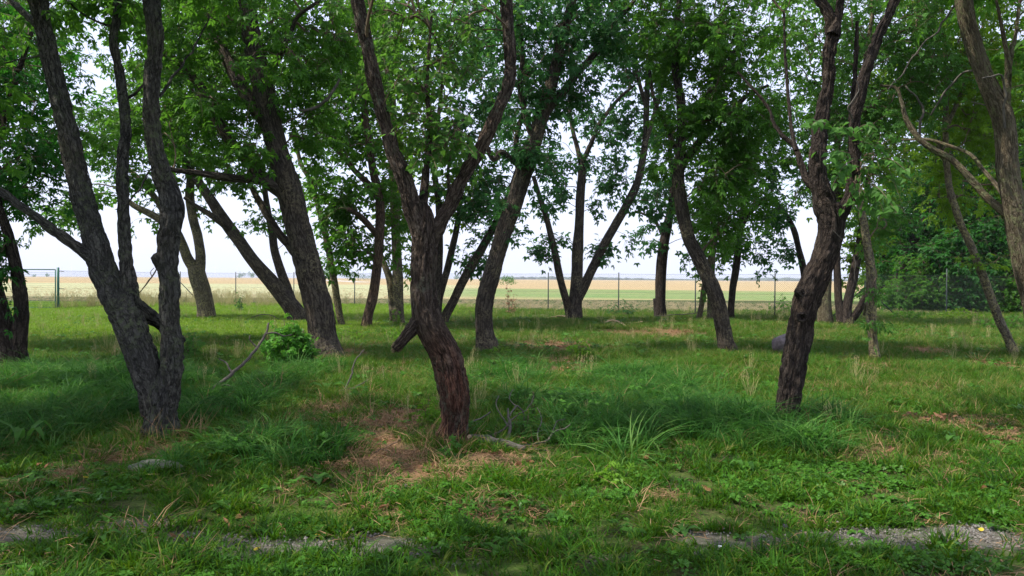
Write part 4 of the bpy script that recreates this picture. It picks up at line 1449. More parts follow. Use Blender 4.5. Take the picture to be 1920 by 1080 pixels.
tree('maple_tree', 'mottled trunk bending right, second tall tree right of the centre tree', (913, 660), [
    ('trunk', 0, [(914, 660, 42), (909, 620, 38), (907, 585, 36), (912, 550, 36), (922, 515, 36), (934, 470, 35), (948, 425, 35), (962, 390, 34), (975, 350, 34), (988, 310, 33), (1000, 270, 32), (1015, 220, 30), (1030, 170, 26), (1045, 110, 22), (1055, 60, 19), (1068, 20, 17), (1085, -40, 14), (1110, -160, 10)]),
    ('limb', .6, [(1018, 215, 20), (1050, 180, 17), (1085, 135, 15), (1120, 95, 13), (1150, 50, 11), (1190, 0, 8)]),
    ('limb', -.6, [(985, 320, 14), (960, 300, 12), (940, 285, 12), (925, 300, 10), (915, 280, 9), (905, 255, 6)]),
    ('limb', .6, [(975, 330, 16), (968, 290, 12), (970, 250, 10), (985, 190, 8), (990, 130, 6)]),
    ('limb', -.5, [(1000, 265, 14), (985, 215, 12), (975, 160, 10), (980, 100, 8), (970, 30, 7)]),
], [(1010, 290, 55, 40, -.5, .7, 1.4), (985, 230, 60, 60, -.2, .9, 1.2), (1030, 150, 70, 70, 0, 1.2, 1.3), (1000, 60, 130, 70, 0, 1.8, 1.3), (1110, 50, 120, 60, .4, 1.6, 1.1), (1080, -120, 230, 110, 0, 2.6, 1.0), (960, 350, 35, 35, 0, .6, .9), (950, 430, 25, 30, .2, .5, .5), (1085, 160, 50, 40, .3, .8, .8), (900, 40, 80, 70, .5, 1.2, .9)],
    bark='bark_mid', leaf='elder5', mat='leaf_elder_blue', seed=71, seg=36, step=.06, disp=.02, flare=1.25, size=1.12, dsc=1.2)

tree('maple_tree', 'slanting grey-brown trunk leaning left in front of the thin stems, left of the boulder', (1367, 665), [
    ('trunk', 0, [(1367, 665, 34), (1357, 620, 32), (1348, 580, 32), (1340, 550, 31), (1325, 515, 29), (1308, 480, 28), (1293, 450, 27), (1283, 415, 28), (1276, 380, 26), (1272, 340, 24), (1275, 300, 22), (1278, 240, 20), (1275, 180, 18), (1265, 120, 15), (1270, 40, 12), (1280, -60, 9)]),
    ('limb', .9, [(1275, 320, 16), (1300, 280, 15), (1335, 240, 14), (1370, 210, 12), (1400, 180, 9), (1440, 160, 6)]),
    ('limb', -.6, [(1278, 260, 12), (1310, 200, 10), (1345, 150, 8), (1380, 90, 6)]),
    ('limb', .4, [(1276, 300, 10), (1250, 240, 9), (1225, 180, 7), (1215, 110, 6)]),
], [(1360, 330, 80, 70, -.2, 1.0, 1.8), (1330, 420, 60, 40, .2, .8, 1.4), (1390, 230, 100, 80, 0, 1.3, 1.6), (1310, 200, 80, 80, -.3, 1.3, 1.5), (1380, 100, 140, 90, 0, 1.8, 1.4), (1290, 60, 120, 80, 0, 1.6, 1.3), (1340, -90, 240, 110, 0, 2.6, 1.1), (1250, 300, 35, 50, 0, .7, .9), (1430, 380, 30, 40, .2, .6, .9)],
    bark='bark_mid', leaf='elder5', mat='leaf_elder', seed=81, seg=32, step=.06, disp=.018, flare=1.2, size=1.12)

tree('maple_tree', 'thin straight trunk with yellow lichen and leaf shoots, just right of the dark leaning tree', (1640, 676), [
    ('trunk', 0, [(1641, 676, 22), (1637, 640, 18), (1634, 600, 19), (1634, 550, 19), (1632, 500, 18), (1626, 460, 17), (1620, 420, 15), (1610, 370, 13), (1604, 300, 12), (1612, 200, 11), (1625, 100, 9), (1640, 0, 7)]),
    ('limb', .5, [(1633, 540, 8), (1620, 590, 6), (1612, 520, 0.1)][:2]),
], [(1650, 590, 22, 12, -.3, .3, .5), (1640, 540, 25, 25, -.2, .3, .6), (1620, 200, 90, 110, .3, 1.2, 1.0), (1660, 60, 110, 80, 0, 1.4, 1.1), (1640, 400, 50, 50, .2, .6, .9), (1740, 130, 90, 100, .5, 1.3, 1.1), (1700, -80, 180, 100, 0, 2.2, 1.0)],
    bark='bark_tan', leaf='elder5', mat='leaf_bright', seed=91, seg=24, step=.06, disp=.01, flare=1.2, size=1.0)

tree('maple_tree', 'slim tan trunk leaning left with a snapped top, near the right edge', (1903, 668), [
    ('trunk', 0, [(1903, 668, 18), (1888, 630, 17), (1872, 595, 17), (1855, 550, 16), (1838, 505, 16), (1820, 460, 15), (1803, 425, 14), (1790, 385, 14), (1780, 350, 13), (1775, 300, 12), (1773, 240, 11), (1775, 150, 10), (1770, 60, 8), (1760, -40, 6)]),
    ('broken_limb', .2, [(1778, 330, 10), (1768, 290, 9), (1756, 262, 8)]),
    ('limb', .5, [(1774, 240, 9), (1800, 180, 8), (1830, 100, 7), (1850, 20, 5)]),
], [(1860, 545, 40, 16, -.2, .3, .6), (1800, 230, 100, 90, .5, 1.3, 1.2), (1760, 90, 120, 90, 0, 1.5, 1.2), (1880, 140, 90, 110, .5, 1.5, 1.2), (1840, -60, 200, 90, 0, 2.2, 1.0), (1790, 360, 60, 50, .6, .8, .8), (1890, 330, 60, 70, 1.5, 1, .8)],
    bark='bark_tan', leaf='elder5', mat='leaf_yellowish', seed=95, seg=24, step=.06, disp=.01, flare=1.2, size=1.05)

# --- rear row near the fence
FAR = dict(leaf='elder3', size=1.25, larea=.012, per=9, seg=16, step=.2, flare=1.15, clump=.6)
tree('maple_tree', 'grey forked trunk on the sunny lawn behind the twin-stemmed left tree', (386, 597), [
    ('trunk', 0, [(387, 597, 30), (384, 570, 30), (378, 545, 30), (370, 520, 30), (366, 500, 28)]),
    ('stem', -1, [(370, 510, 22), (352, 485, 18), (343, 460, 17), (330, 435, 17), (305, 415, 15), (280, 400, 13), (250, 385, 11), (235, 370, 8)]),
    ('stem', 1, [(374, 505, 20), (376, 480, 18), (370, 440, 17), (362, 410, 16), (356, 370, 16), (358, 320, 14), (350, 250, 11), (360, 160, 8)]),
    ('limb', 1.5, [(330, 435, 14), (305, 395, 12), (290, 370, 11), (265, 340, 10), (245, 320, 8)]),
], [(350, 330, 50, 40, 0, 1.6, 1.0), (270, 330, 60, 40, .5, 1.6, .9), (290, 430, 18, 40, 0, .5, .7), (180, 370, 60, 50, 0, 1.5, .7), (120, 400, 45, 40, 0, 1.2, .7), (210, 300, 60, 50, 0, 1.6, .9), (385, 430, 18, 25, .5, .5, .6), (330, 240, 110, 70, 0, 2.5, 1.2), (240, 220, 100, 80, 0, 2.5, 1.1), (330, 120, 160, 80, 0, 3, 1.1), (290, 0, 180, 80, 0, 3, .9)],
    bark='bark_tan', mat='leaf_elder', seed=101, **FAR)
tree('maple_tree', 'row tree with two stems leaning far left, just behind the broad rough trunk', (560, 605), [
    ('trunk', 0, [(562, 606, 36), (550, 580, 34), (530, 555, 30), (510, 530, 27), (488, 505, 26), (468, 480, 25), (448, 450, 23), (425, 420, 22), (405, 390, 20), (382, 355, 17), (350, 310, 13), (320, 260, 9)]),
    ('limb', -1, [(440, 440, 12), (415, 418, 11), (390, 400, 10), (365, 385, 8), (345, 370, 6)]),
    ('stem', 1.2, [(553, 590, 22), (540, 545, 17), (525, 505, 16), (515, 470, 15), (510, 435, 14), (500, 380, 11), (490, 300, 8)]),
], [(420, 330, 60, 30, 0, 1.4, .8), (480, 400, 40, 50, .5, 1.2, .8), (360, 260, 110, 60, 0, 2.2, 1.0), (500, 300, 70, 60, .5, 2, .9), (400, 140, 140, 80, 0, 3, 1.0), (400, 20, 160, 80, 0, 3, .9), (545, 430, 20, 50, 1, .6, .6)],
    bark='bark_mid', mat='leaf_elder', seed=103, **FAR)
tree('maple_tree', 'slender straight stem rising just right of the broad rough trunk', (641, 613), [
    ('trunk', 0, [(641, 613, 13), (634, 575, 13), (627, 530, 13), (619, 480, 13), (608, 430, 12), (596, 385, 11), (582, 340, 9), (562, 300, 8), (550, 230, 6)]),
    ('limb', -.6, [(627, 612, 12), (620, 590, 11), (612, 560, 10), (604, 520, 8)]),
], [(640, 400, 50, 50, 0, 1.4, 1.2), (590, 330, 60, 50, 0, 1.6, 1.1), (620, 240, 80, 80, 0, 2, 1.1), (600, 130, 120, 80, 0, 2.5, 1.0)],
    bark='bark_tan', mat='leaf_elder', seed=105, **FAR)
tree('maple_tree', 'reddish brown stem curving up from a mossy foot, left of the centre tree', (686, 615), [
    ('trunk', 0, [(686, 615, 20), (690, 590, 19), (698, 560, 19), (704, 530, 18), (708, 495, 18), (711, 450, 17), (713, 400, 17), (711, 370, 16), (700, 320, 15), (692, 270, 13), (682, 200, 12), (672, 120, 10), (665, 30, 8)]),
    ('limb', -.8, [(709, 445, 13), (698, 430, 12), (682, 412, 12), (668, 400, 10), (652, 392, 8)]),
    ('limb', .8, [(711, 375, 14), (690, 345, 12), (665, 320, 10), (640, 290, 8), (615, 270, 5)]),
], [(660, 460, 60, 50, .5, 1.4, 2.0), (640, 390, 60, 50, 0, 1.6, 1.8), (700, 330, 70, 60, 0, 1.8, 1.5), (650, 230, 90, 80, 0, 2.2, 1.5), (740, 440, 30, 60, .6, 1, 1.2), (690, 120, 110, 90, 0, 2.5, 1.2), (700, 10, 150, 80, 0, 2.5, 1.0)],
    bark='bark_red', mat='leaf_elder', seed=107, **FAR)
tree('maple_tree', 'upright lichen-speckled trunk with a side stem, directly left of the centre tree', (747, 609), [
    ('trunk', 0, [(747, 609, 22), (747, 570, 20), (746, 530, 20), (744, 480, 19), (742, 430, 18), (740, 370, 17), (738, 300, 16), (735, 200, 16), (728, 120, 14), (722, 50, 12), (715, -30, 9)]),
    ('stem', .6, [(738, 600, 15), (735, 560, 14), (731, 525, 13), (722, 500, 12), (714, 480, 11), (706, 455, 9)]),
], [(750, 380, 50, 60, .5, 1.4, 1.4), (780, 490, 22, 40, 1, .8, 1.0), (760, 250, 90, 80, 1, 2, 1.2), (740, 100, 120, 90, 0, 2.5, 1.0), (850, 350, 60, 60, 1.5, 1.8, 1.1)],
    bark='bark_tan', mat='leaf_yellowish', seed=109, **FAR)
tree('maple_tree', 'three slim stems spreading from behind the centre tree trunk', (826, 606), [
    ('trunk', 0, [(830, 606, 18), (836, 590, 17), (850, 565, 17), (864, 535, 17), (880, 505, 17), (898, 475, 16), (912, 450, 15), (925, 425, 13), (938, 400, 12), (955, 360, 9), (975, 300, 6)]),
    ('stem', .8, [(820, 600, 14), (822, 570, 14), (830, 535, 14), (840, 500, 13), (848, 465, 12), (856, 430, 11), (862, 390, 9), (870, 330, 7), (880, 250, 5)]),
    ('stem', -.6, [(818, 600, 16), (818, 560, 16), (822, 500, 15), (824, 440, 14), (822, 380, 12), (815, 320, 10), (820, 240, 8), (830, 150, 6)]),
], [(880, 470, 50, 35, .5, 1.2, 1.0), (910, 410, 60, 40, 0, 1.5, 1.1), (870, 370, 60, 50, 0, 1.6, 1.3), (930, 340, 60, 50, 0, 1.6, 1.0), (880, 250, 90, 70, 0, 2, 1.2), (930, 180, 100, 80, 0, 2.5, 1.1), (870, 80, 120, 80, 0, 2.5, 1.0), (905, 500, 35, 14, .6, .6, .8)],
    bark='bark_mid', mat='leaf_elder_blue', seed=111, **FAR)
tree('maple_tree', 'open tree with three fanned grey stems against the sky, right of centre', (1076, 600), [
    ('trunk', 0, [(1077, 600, 28), (1078, 575, 26), (1080, 550, 24), (1082, 510, 23), (1084, 460, 20), (1086, 420, 18), (1088, 370, 17), (1091, 320, 15), (1090, 300, 12)]),
    ('stem', -.8, [(1070, 595, 16), (1062, 565, 15), (1052, 530, 14), (1044, 490, 13), (1035, 450, 12), (1025, 410, 11), (1012, 370, 10), (1000, 330, 8)]),
    ('stem', .6, [(1084, 560, 18), (1098, 530, 18), (1115, 495, 18), (1132, 460, 17), (1152, 425, 16), (1172, 390, 15), (1190, 355, 15), (1203, 310, 13), (1210, 260, 12), (1212, 200, 11), (1216, 120, 9), (1225, 30, 7)]),
    ('limb', .5, [(1090, 310, 10), (1082, 275, 9), (1074, 245, 8), (1068, 200, 6), (1075, 150, 5)]),
    ('limb', -.4, [(1091, 308, 10), (1108, 270, 9), (1122, 235, 8), (1140, 210, 7), (1165, 180, 6), (1190, 160, 4)]),
    ('limb', .4, [(1208, 275, 9), (1225, 220, 8), (1245, 150, 7), (1258, 90, 5)]),
    ('limb', -.6, [(1212, 200, 8), (1195, 140, 7), (1185, 60, 5)]),
], [(1015, 480, 22, 32, -.3, .6, .55), (1030, 390, 35, 30, 0, .8, .9), (1150, 330, 40, 40, 0, 1, .9), (1060, 440, 25, 25, 0, .8, .6), (1110, 290, 40, 30, 0, 1, .7), (1180, 370, 30, 30, .3, .8, .8), (1050, 290, 50, 50, 0, 1.2, .7), (1120, 470, 35, 30, .3, .8, .55), (1160, 440, 35, 30, .4, .8, .6), (1130, 250, 45, 40, 0, 1.2, .8), (1050, 340, 40, 40, -.3, 1, .8), (1160, 250, 40, 50, .3, 1, .8), (1020, 440, 28, 40, -.3, .7, .8), (1120, 370, 40, 22, 0, .8, .8), (1170, 300, 35, 30, .4, .8, .5), (1090, 200, 70, 40, 0, 1.5, .7), (1200, 180, 70, 70, .4, 1.6, .9), (1140, 90, 110, 60, 0, 2, 1.0), (1240, 80, 90, 70, 0, 2, 1.0), (1230, 380, 40, 50, 0, 1, .8), (1150, 0, 200, 50, 0, 2.5, 1.0), (985, 440, 25, 15, 0, .5, .5)],
    bark='bark_mid', mat='leaf_elder_blue', seed=113, **{**FAR, 'clump': .7})
tree('maple_tree', 'single upright trunk with a short dead stump at its foot, before the green field strip', (1238, 597), [
    ('trunk', 0, [(1238, 597, 22), (1238, 570, 20), (1239, 530, 20), (1241, 490, 20), (1246, 450, 18), (1252, 420, 17), (1258, 390, 14), (1262, 340, 12), (1255, 280, 9)]),
    ('stump', 0, [(1231, 598, 8), (1229, 580, 8), (1228, 560, 8)]),
    ('limb', .5, [(1246, 450, 8), (1232, 420, 6), (1215, 405, 5), (1190, 395, 3)]),
], [(1215, 440, 40, 30, 0, 1.0, .7), (1270, 400, 50, 40, 0, 1.2, .8), (1240, 330, 60, 50, 0, 1.4, .9), (1290, 480, 30, 22, 0, .7, .8), (1250, 240, 80, 70, 0, 2, 1.0)],
    bark='bark_dark', mat='leaf_elder_blue', seed=115, **FAR)
tree('maple_tree', 'leaf-clad thin double stem behind the slanting grey-brown trunk', (1333, 600), [
    ('trunk', 0, [(1333, 600, 15), (1333, 560, 14), (1334, 520, 12), (1336, 480, 11), (1338, 430, 10), (1340, 350, 8)]),
    ('stem', -.6, [(1310, 598, 11), (1316, 570, 10), (1320, 540, 10), (1328, 500, 9), (1334, 460, 7)]),
], [(1318, 545, 14, 18, -.3, .3, .9), (1330, 500, 25, 25, 0, .6, .8), (1350, 440, 60, 50, 0, 1.3, 1.6), (1320, 380, 70, 50, 0, 1.5, 1.6), (1360, 300, 90, 60, 0, 2, 1.4)],
    bark='bark_olive', mat='leaf_elder', seed=117, **FAR)
tree('maple_tree', 'thin dark stem tilting right with drooping leaves over the fence', (1371, 598), [
    ('trunk', 0, [(1370, 598, 13), (1371, 575, 13), (1374, 540, 13), (1380, 505, 14), (1384, 470, 13), (1388, 430, 12), (1393, 390, 11), (1398, 340, 9), (1405, 260, 7)]),
    ('limb', .6, [(1388, 430, 8), (1410, 395, 7), (1435, 375, 6), (1460, 370, 4)]),
], [(1405, 460, 40, 30, 0, 1, 1.3), (1430, 400, 50, 30, 0, 1.2, 1.1), (1420, 330, 50, 50, 0, 1.5, 1.0), (1440, 480, 30, 18, 0, .7, .7), (1420, 240, 90, 70, 0, 2, 1.1)],
    bark='bark_dark', mat='leaf_elder_blue', seed=119, **FAR)
tree('maple_tree', 'dark stem arching left between the fence post and the leaning dark trunk', (1512, 598), [
    ('trunk', 0, [(1513, 598, 13), (1511, 560, 12), (1508, 520, 12), (1503, 490, 12), (1496, 460, 11), (1488, 430, 11), (1475, 405, 10), (1455, 380, 8), (1430, 360, 6)]),
], [(1460, 420, 45, 30, 0, 1, 1.1), (1480, 470, 28, 35, 0, .7, .8), (1440, 510, 18, 18, -.2, .5, .6), (1440, 370, 50, 25, 0, 1.2, .9), (1500, 330, 40, 50, 0, 1.2, .9)],
    bark='bark_dark', mat='leaf_elder_blue', seed=121, **FAR)
tree('maple_tree', 'plain brown trunk half hidden behind the dark leaning tree', (1546, 606), [
    ('trunk', 0, [(1546, 606, 27), (1546, 570, 25), (1548, 530, 22), (1552, 480, 20), (1558, 420, 18), (1565, 350, 15), (1570, 260, 12), (1560, 160, 8)]),
], [(1540, 330, 60, 60, 0, 1.5, .9), (1510, 230, 80, 80, 0, 2, 1.1), (1590, 200, 80, 90, 0, 2, 1.1), (1500, 110, 100, 80, 0, 2.5, 1.1), (1560, 20, 140, 70, 0, 2.5, 1.0)],
    bark='bark_olive', mat='leaf_elder', seed=123, **FAR)
tree('maple_tree', 'cluster of three dark stems from one root at the fence corner', (1588, 607), [
    ('trunk', 0, [(1588, 607, 26), (1586, 585, 20), (1592, 555, 17), (1600, 520, 16), (1606, 485, 15), (1612, 450, 13), (1620, 400, 11), (1630, 320, 8)]),
    ('stem', .6, [(1578, 603, 18), (1573, 570, 14), (1571, 530, 14), (1569, 490, 13), (1570, 440, 12), (1575, 380, 10), (1580, 300, 8)]),
    ('stem', -.6, [(1592, 606, 16), (1604, 590, 14), (1615, 572, 13), (1625, 550, 11), (1640, 520, 8)]),
], [(1600, 480, 26, 40, .6, .8, 1.0), (1625, 430, 50, 40, .3, 1.2, 1.2), (1590, 530, 16, 28, .4, .4, .9), (1600, 380, 60, 50, 0, 1.5, 1.2), (1640, 300, 90, 70, 0, 2, 1.3), (1660, 200, 100, 80, 0, 2.4, 1.2)],
    bark='bark_dark', mat='leaf_yellowish', seed=125, **FAR)

# dense wood behind the right fence corner
WOOD = dict(leaf='elder3', size=1.55, larea=.014, per=10, seg=12, step=.3, flare=1.1, clump=.6)
def wood(label, px, D, pts, blobs, mat, seed, bark='bark_dark', name='wood_tree', **kw):
    g = gp(px, D, 0)
    kk = {**WOOD, **kw}
    blobs = [(a, b, c * 1.12, d * 1.15, e, f, g_ * 1.7) for (a, b, c, d, e, f, g_) in blobs]
    ybase = 540 - 0
    # picture row of the ground at that depth
    d = at(px, 540, D)
    rows = 540 + (d[2]) * FPX / D
    tree(name, label, (px, rows), [('trunk', 0, [(px, rows, pts[0][2])] + pts)], blobs, bark=bark, mat=mat, seed=seed, D=D, **kk)


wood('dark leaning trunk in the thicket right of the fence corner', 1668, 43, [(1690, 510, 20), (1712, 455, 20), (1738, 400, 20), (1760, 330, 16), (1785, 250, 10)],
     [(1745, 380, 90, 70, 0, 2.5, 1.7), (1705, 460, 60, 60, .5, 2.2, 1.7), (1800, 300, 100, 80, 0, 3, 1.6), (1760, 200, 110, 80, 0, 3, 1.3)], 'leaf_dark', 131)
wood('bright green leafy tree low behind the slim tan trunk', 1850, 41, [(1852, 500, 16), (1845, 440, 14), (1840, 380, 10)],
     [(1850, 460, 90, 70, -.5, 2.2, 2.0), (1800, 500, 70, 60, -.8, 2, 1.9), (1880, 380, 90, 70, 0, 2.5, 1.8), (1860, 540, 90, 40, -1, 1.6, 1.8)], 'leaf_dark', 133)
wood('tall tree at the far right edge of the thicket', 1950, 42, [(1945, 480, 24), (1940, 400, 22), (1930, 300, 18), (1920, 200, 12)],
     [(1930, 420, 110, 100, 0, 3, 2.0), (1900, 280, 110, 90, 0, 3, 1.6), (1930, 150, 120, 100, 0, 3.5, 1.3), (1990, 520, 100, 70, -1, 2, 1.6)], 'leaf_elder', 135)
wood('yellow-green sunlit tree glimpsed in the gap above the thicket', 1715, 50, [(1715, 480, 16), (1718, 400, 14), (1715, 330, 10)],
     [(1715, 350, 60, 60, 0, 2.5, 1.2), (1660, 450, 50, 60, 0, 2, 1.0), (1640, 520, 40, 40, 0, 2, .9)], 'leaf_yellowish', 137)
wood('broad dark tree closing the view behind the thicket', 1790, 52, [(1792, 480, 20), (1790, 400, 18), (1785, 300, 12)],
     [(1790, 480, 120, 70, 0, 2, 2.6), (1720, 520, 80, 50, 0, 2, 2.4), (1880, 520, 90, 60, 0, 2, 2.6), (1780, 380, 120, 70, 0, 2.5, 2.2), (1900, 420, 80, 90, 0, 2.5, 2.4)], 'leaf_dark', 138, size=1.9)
wood('low dark tree against the wheat behind the three-stemmed cluster', 1655, 47, [(1655, 500, 10), (1658, 440, 8)],
     [(1665, 500, 45, 60, 0, 1.6, 1.6), (1650, 550, 35, 25, 0, 1.2, 1.3), (1640, 430, 50, 50, 0, 1.8, 1.3)], 'leaf_elder', 139, size=1.6)
for k_, (px_, D_, blobs_, mat_, lab_) in enumerate([
    (1730, 40.5, [(1730, 530, 55, 50, 0, 1.5, 2.4), (1695, 555, 40, 28, -.3, .9, 1.8), (1750, 565, 60, 22, -.5, 1, 2)], 'leaf_elder', 'green bush pressing through the fence right of the corner brace'),
    (1810, 40.0, [(1815, 540, 60, 50, 0, 1.5, 2.6), (1790, 490, 50, 50, .3, 1.2, 2.2), (1830, 570, 60, 22, -.5, 1, 2)], 'leaf_dark', 'dark bush behind the fence post at the right'),
    (1895, 39.0, [(1895, 545, 70, 45, 0, 1.5, 2.6), (1930, 510, 60, 50, 0, 1.4, 2.2), (1900, 575, 70, 22, -.5, 1, 2)], 'leaf_elder', 'leafy bush behind the foot of the slim tan trunk'),
]):
    wood(lab_, px_, D_, [(px_, 555, 5), (px_ + 4, 520, 4), (px_, 480, 3)], blobs_, mat_, 141 + k_, name='thicket_bush', size=1.3)

# trees left of the frame / above that shade the grove (crowns reach into the picture, save the last, added for shade)
tree('maple_tree', 'leafy crown reaching in from beyond the left edge over the gate', (-330, 650), [
    ('trunk', 0, [(-330, 650, 40), (-320, 560, 36), (-300, 450, 32), (-270, 330, 28), (-240, 200, 22), (-200, 60, 14)]),
    ('limb', .6, [(-290, 400, 20), (-220, 340, 16), (-140, 300, 12), (-60, 280, 8)]),
], [(-60, 300, 130, 80, 0, 2, 1.0), (90, 370, 60, 50, .8, 1.2, .45), (150, 250, 90, 60, 1, 1.5, .6), (-60, 130, 200, 110, 0, 2.5, 1.0), (-200, -50, 300, 130, 0, 3, 1.0), (60, 60, 120, 80, 1, 2, .9)],
    bark='bark_mid', leaf='elder5', mat='leaf_elder', seed=151, seg=20, step=.12, size=1.2)

def world_tree(label, x, y, h, crowns, mat, seed, lean=(0, 0), bark='bark_mid', size=1.1, leaf='elder5'):
    z0 = hz(x, y)
    root = empty('maple_tree', (x, y, z0))
    tag(root, label, 'tree')
    org = np.array([x, y, z0])
    skel = []; skr = []
    C4 = catmull(np.array([[x, y, z0 - .2, .24], [x + .02, y, z0 + .6, .19], [x + lean[0] * .4, y + lean[1] * .4, z0 + h * .4, .15], [x + lean[0], y + lean[1], z0 + h, .07]]), .15)
    V, Q, T_, bk = tube_geo(C4[:, :3], C4[:, 3], 20, disp=.012, wob=.2, seed=seed)
    MB().add(V, T_, Q, bk=bk).build('trunk', M[bark], root, True, org)
    skel.append(C4[8:, :3]); skr.append(C4[8:, 3])
    top = C4[int(len(C4) * .55)]
    for (cx, cy, cz, rx, ry, rz_, cov) in crowns[:4]:
        e = np.array([cx, cy, cz, .02])
        L4 = catmull(np.array([top, (top + e) / 2 + [0, 0, .35, .01], e]), .2)
        V, Q, T_, bk = tube_geo(L4[:, :3], np.maximum(L4[:, 3], .012) * np.linspace(.7, 1, len(L4)), 12, wob=.2, seed=seed + cx)
        MB().add(V, T_, Q, bk=bk).build('limb', M[bark], root, True, org)
        skel.append(L4[2:, :3]); skr.append(L4[2:, 3])
    foliage(root, org, np.concatenate(skel), np.concatenate(skr), [((a, b, c), (d, e_, f), g) for (a, b, c, d, e_, f, g) in crowns], leaf, mat, seed, 11, size)
    return root


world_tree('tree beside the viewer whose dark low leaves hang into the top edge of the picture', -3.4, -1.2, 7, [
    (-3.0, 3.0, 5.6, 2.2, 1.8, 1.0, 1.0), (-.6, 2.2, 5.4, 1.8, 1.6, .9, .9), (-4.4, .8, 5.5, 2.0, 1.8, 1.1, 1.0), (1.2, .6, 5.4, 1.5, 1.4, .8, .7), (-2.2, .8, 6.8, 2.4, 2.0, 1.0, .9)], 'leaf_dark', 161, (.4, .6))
world_tree('unseen leafy tree added outside the left edge to shade the foreground', -8.6, 7.6, 8, [
    (-7.6, 8.0, 5.4, 1.8, 2.2, 1.4, 1.0), (-9.6, 6.2, 5.2, 2.0, 2.0, 1.4, 1.0), (-6.6, 5.2, 5.8, 1.9, 1.8, 1.1, 1.0), (-8.4, 10.5, 5.6, 2.0, 2.0, 1.4, .9), (-8.2, 7.6, 7.4, 2.2, 2.4, 1.1, .9)], 'leaf_elder', 163, (.5, .2))  # out of view, added so its crown shades the near left ground

# ------------------------------------------------------------------ single leaves that show one by one
def leaf_parts(root, org, P, Dr, Nn, S, mats, tmpl_mesh):
    for k in range(len(P)):
        y = norm(Dr[k]); z = norm(Nn[k] - y * np.dot(Nn[k], y)); x = np.cross(y, z)
        mt_ = Matrix(((x[0], y[0], z[0]), (x[1], y[1], z[1]), (x[2], y[2], z[2]))).to_4x4()
        o = bpy.data.objects.new('leaf', tmpl_mesh[k % len(tmpl_mesh)])
        COL.objects.link(o)
        o.parent = root
        o.matrix_local = Matrix.Translation(Vector(P[k] - org)) @ mt_ @ Matrix.Scale(float(S[k]), 4)


def single_leaf_meshes(nm, mat, L, w):
    out_ = []
    for k in range(4):
        V, T_ = heart_leaf(L, w)
        V = V.copy(); V[:, 2] += rng.normal(0, .003, len(V))
        me = np_mesh(nm, V, T_, False, {'tint': ('FLOAT', np.full(len(V), .3 + .22 * k))})
        me.materials.append(mat)
        out_.append(me)
    return out_


def sprig_leaves(root, org, D, spots, n, meshes, seed, size=1.0, twigmat='twig'):
    r = np.random.default_rng(seed)
    Ps = []; Ds = []; Ns = []
    tw = MB()
    per_ = n // len(spots)
    for (x0, y0, x1, y1) in spots:
        a = at(x0, y0, D + r.normal(0, .08)); b_ = at(x1, y1, D - .25 + r.normal(0, .15))
        c_ = catmull(np.array([a, (a + b_) / 2 + [0, 0, .06], b_]), .05)
        V, Q, T_, _ = tube_geo(c_, np.linspace(.005, .0015, len(c_)), 5)
        tw.add(V, T_, Q)
        for k in range(per_):
            t = .25 + .75 * k / per_
            p_ = c_[int(t * (len(c_) - 1))]
            d_ = norm(norm(b_ - a) * .4 + np.array([1 if k % 2 else -1, 0, 0]) * .55 + r.normal(0, .35, 3) + np.array([0, 0, -.55]))
            Ps.append(p_ + d_ * .02); Ds.append(d_)
            Ns.append(norm(np.array([0, -.8, .7]) + r.normal(0, .4, 3)))
    s = tw.build('sprigs', M[twigmat], root, True, org)
    leaf_parts(root, org, np.array(Ps), np.array(Ds), np.array(Ns), r.uniform(.75, 1.2, len(Ps)) * size, None, meshes)


LM = single_leaf_meshes('leaf', M['leaf_bright'], .088, .07)
Dr_ = float(o_right[1])
sprig_leaves(t_right, o_right, Dr_ - .3, [(1600, 290, 1545, 300), (1600, 300, 1560, 350), (1602, 270, 1660, 290), (1605, 310, 1690, 350), (1600, 340, 1640, 400), (1600, 260, 1570, 240),
                                          (1640, 300, 1700, 320), (1605, 330, 1600, 390), (1620, 340, 1680, 395), (1600, 250, 1640, 240), (1595, 350, 1560, 290), (1550, 240, 1520, 235)], 156, LM, 5)
LM2 = single_leaf_meshes('leaf', M['leaf_heart'], .07, .058)
Dm_ = float(o_mid[1])
sprig_leaves(t_mid, o_mid, Dm_ + .1, [(800, 260, 760, 280), (800, 270, 850, 300), (803, 240, 840, 260), (800, 300, 770, 320), (806, 220, 730, 230), (806, 210, 880, 220), (850, 270, 890, 290), (800, 180, 750, 160),
                                      (805, 150, 860, 150), (800, 290, 820, 320), (720, 230, 740, 200), (840, 320, 880, 330)], 144, LM2, 6)

# splintered, mossy end of the centre tree's broken limb
mb = MB()
e_ = at(741, 653, Dm_ - .06)
ax = norm(at(738, 657, Dm_ - .07) - at(752, 641, Dm_ - .05))
sx_ = norm(np.cross(ax, [0, 1, 0])); sy_ = np.cross(ax, sx_)
r = np.random.default_rng(44)
for k in range(26):
    a = r.random() * 6.283; q = .05 * math.sqrt(r.random())
    b0 = e_ + sx_ * math.cos(a) * q + sy_ * math.sin(a) * q - ax * .03
    ln = r.uniform(.04, .11) * (1.2 - q / .06)
    tp = b0 + ax * ln + r.normal(0, .006, 3)
    V, Q, T_, bk = tube_geo(np.array([b0, (b0 + tp) / 2, tp]), np.array([.013, .009, .002]), 5)
    mb.add(V, T_, Q)
mb.build('splintered_end', plain_mat('mossy_end', (0.10, 0.08, 0.04), .95, 0, .6, 30, .01), t_mid, False, o_mid)

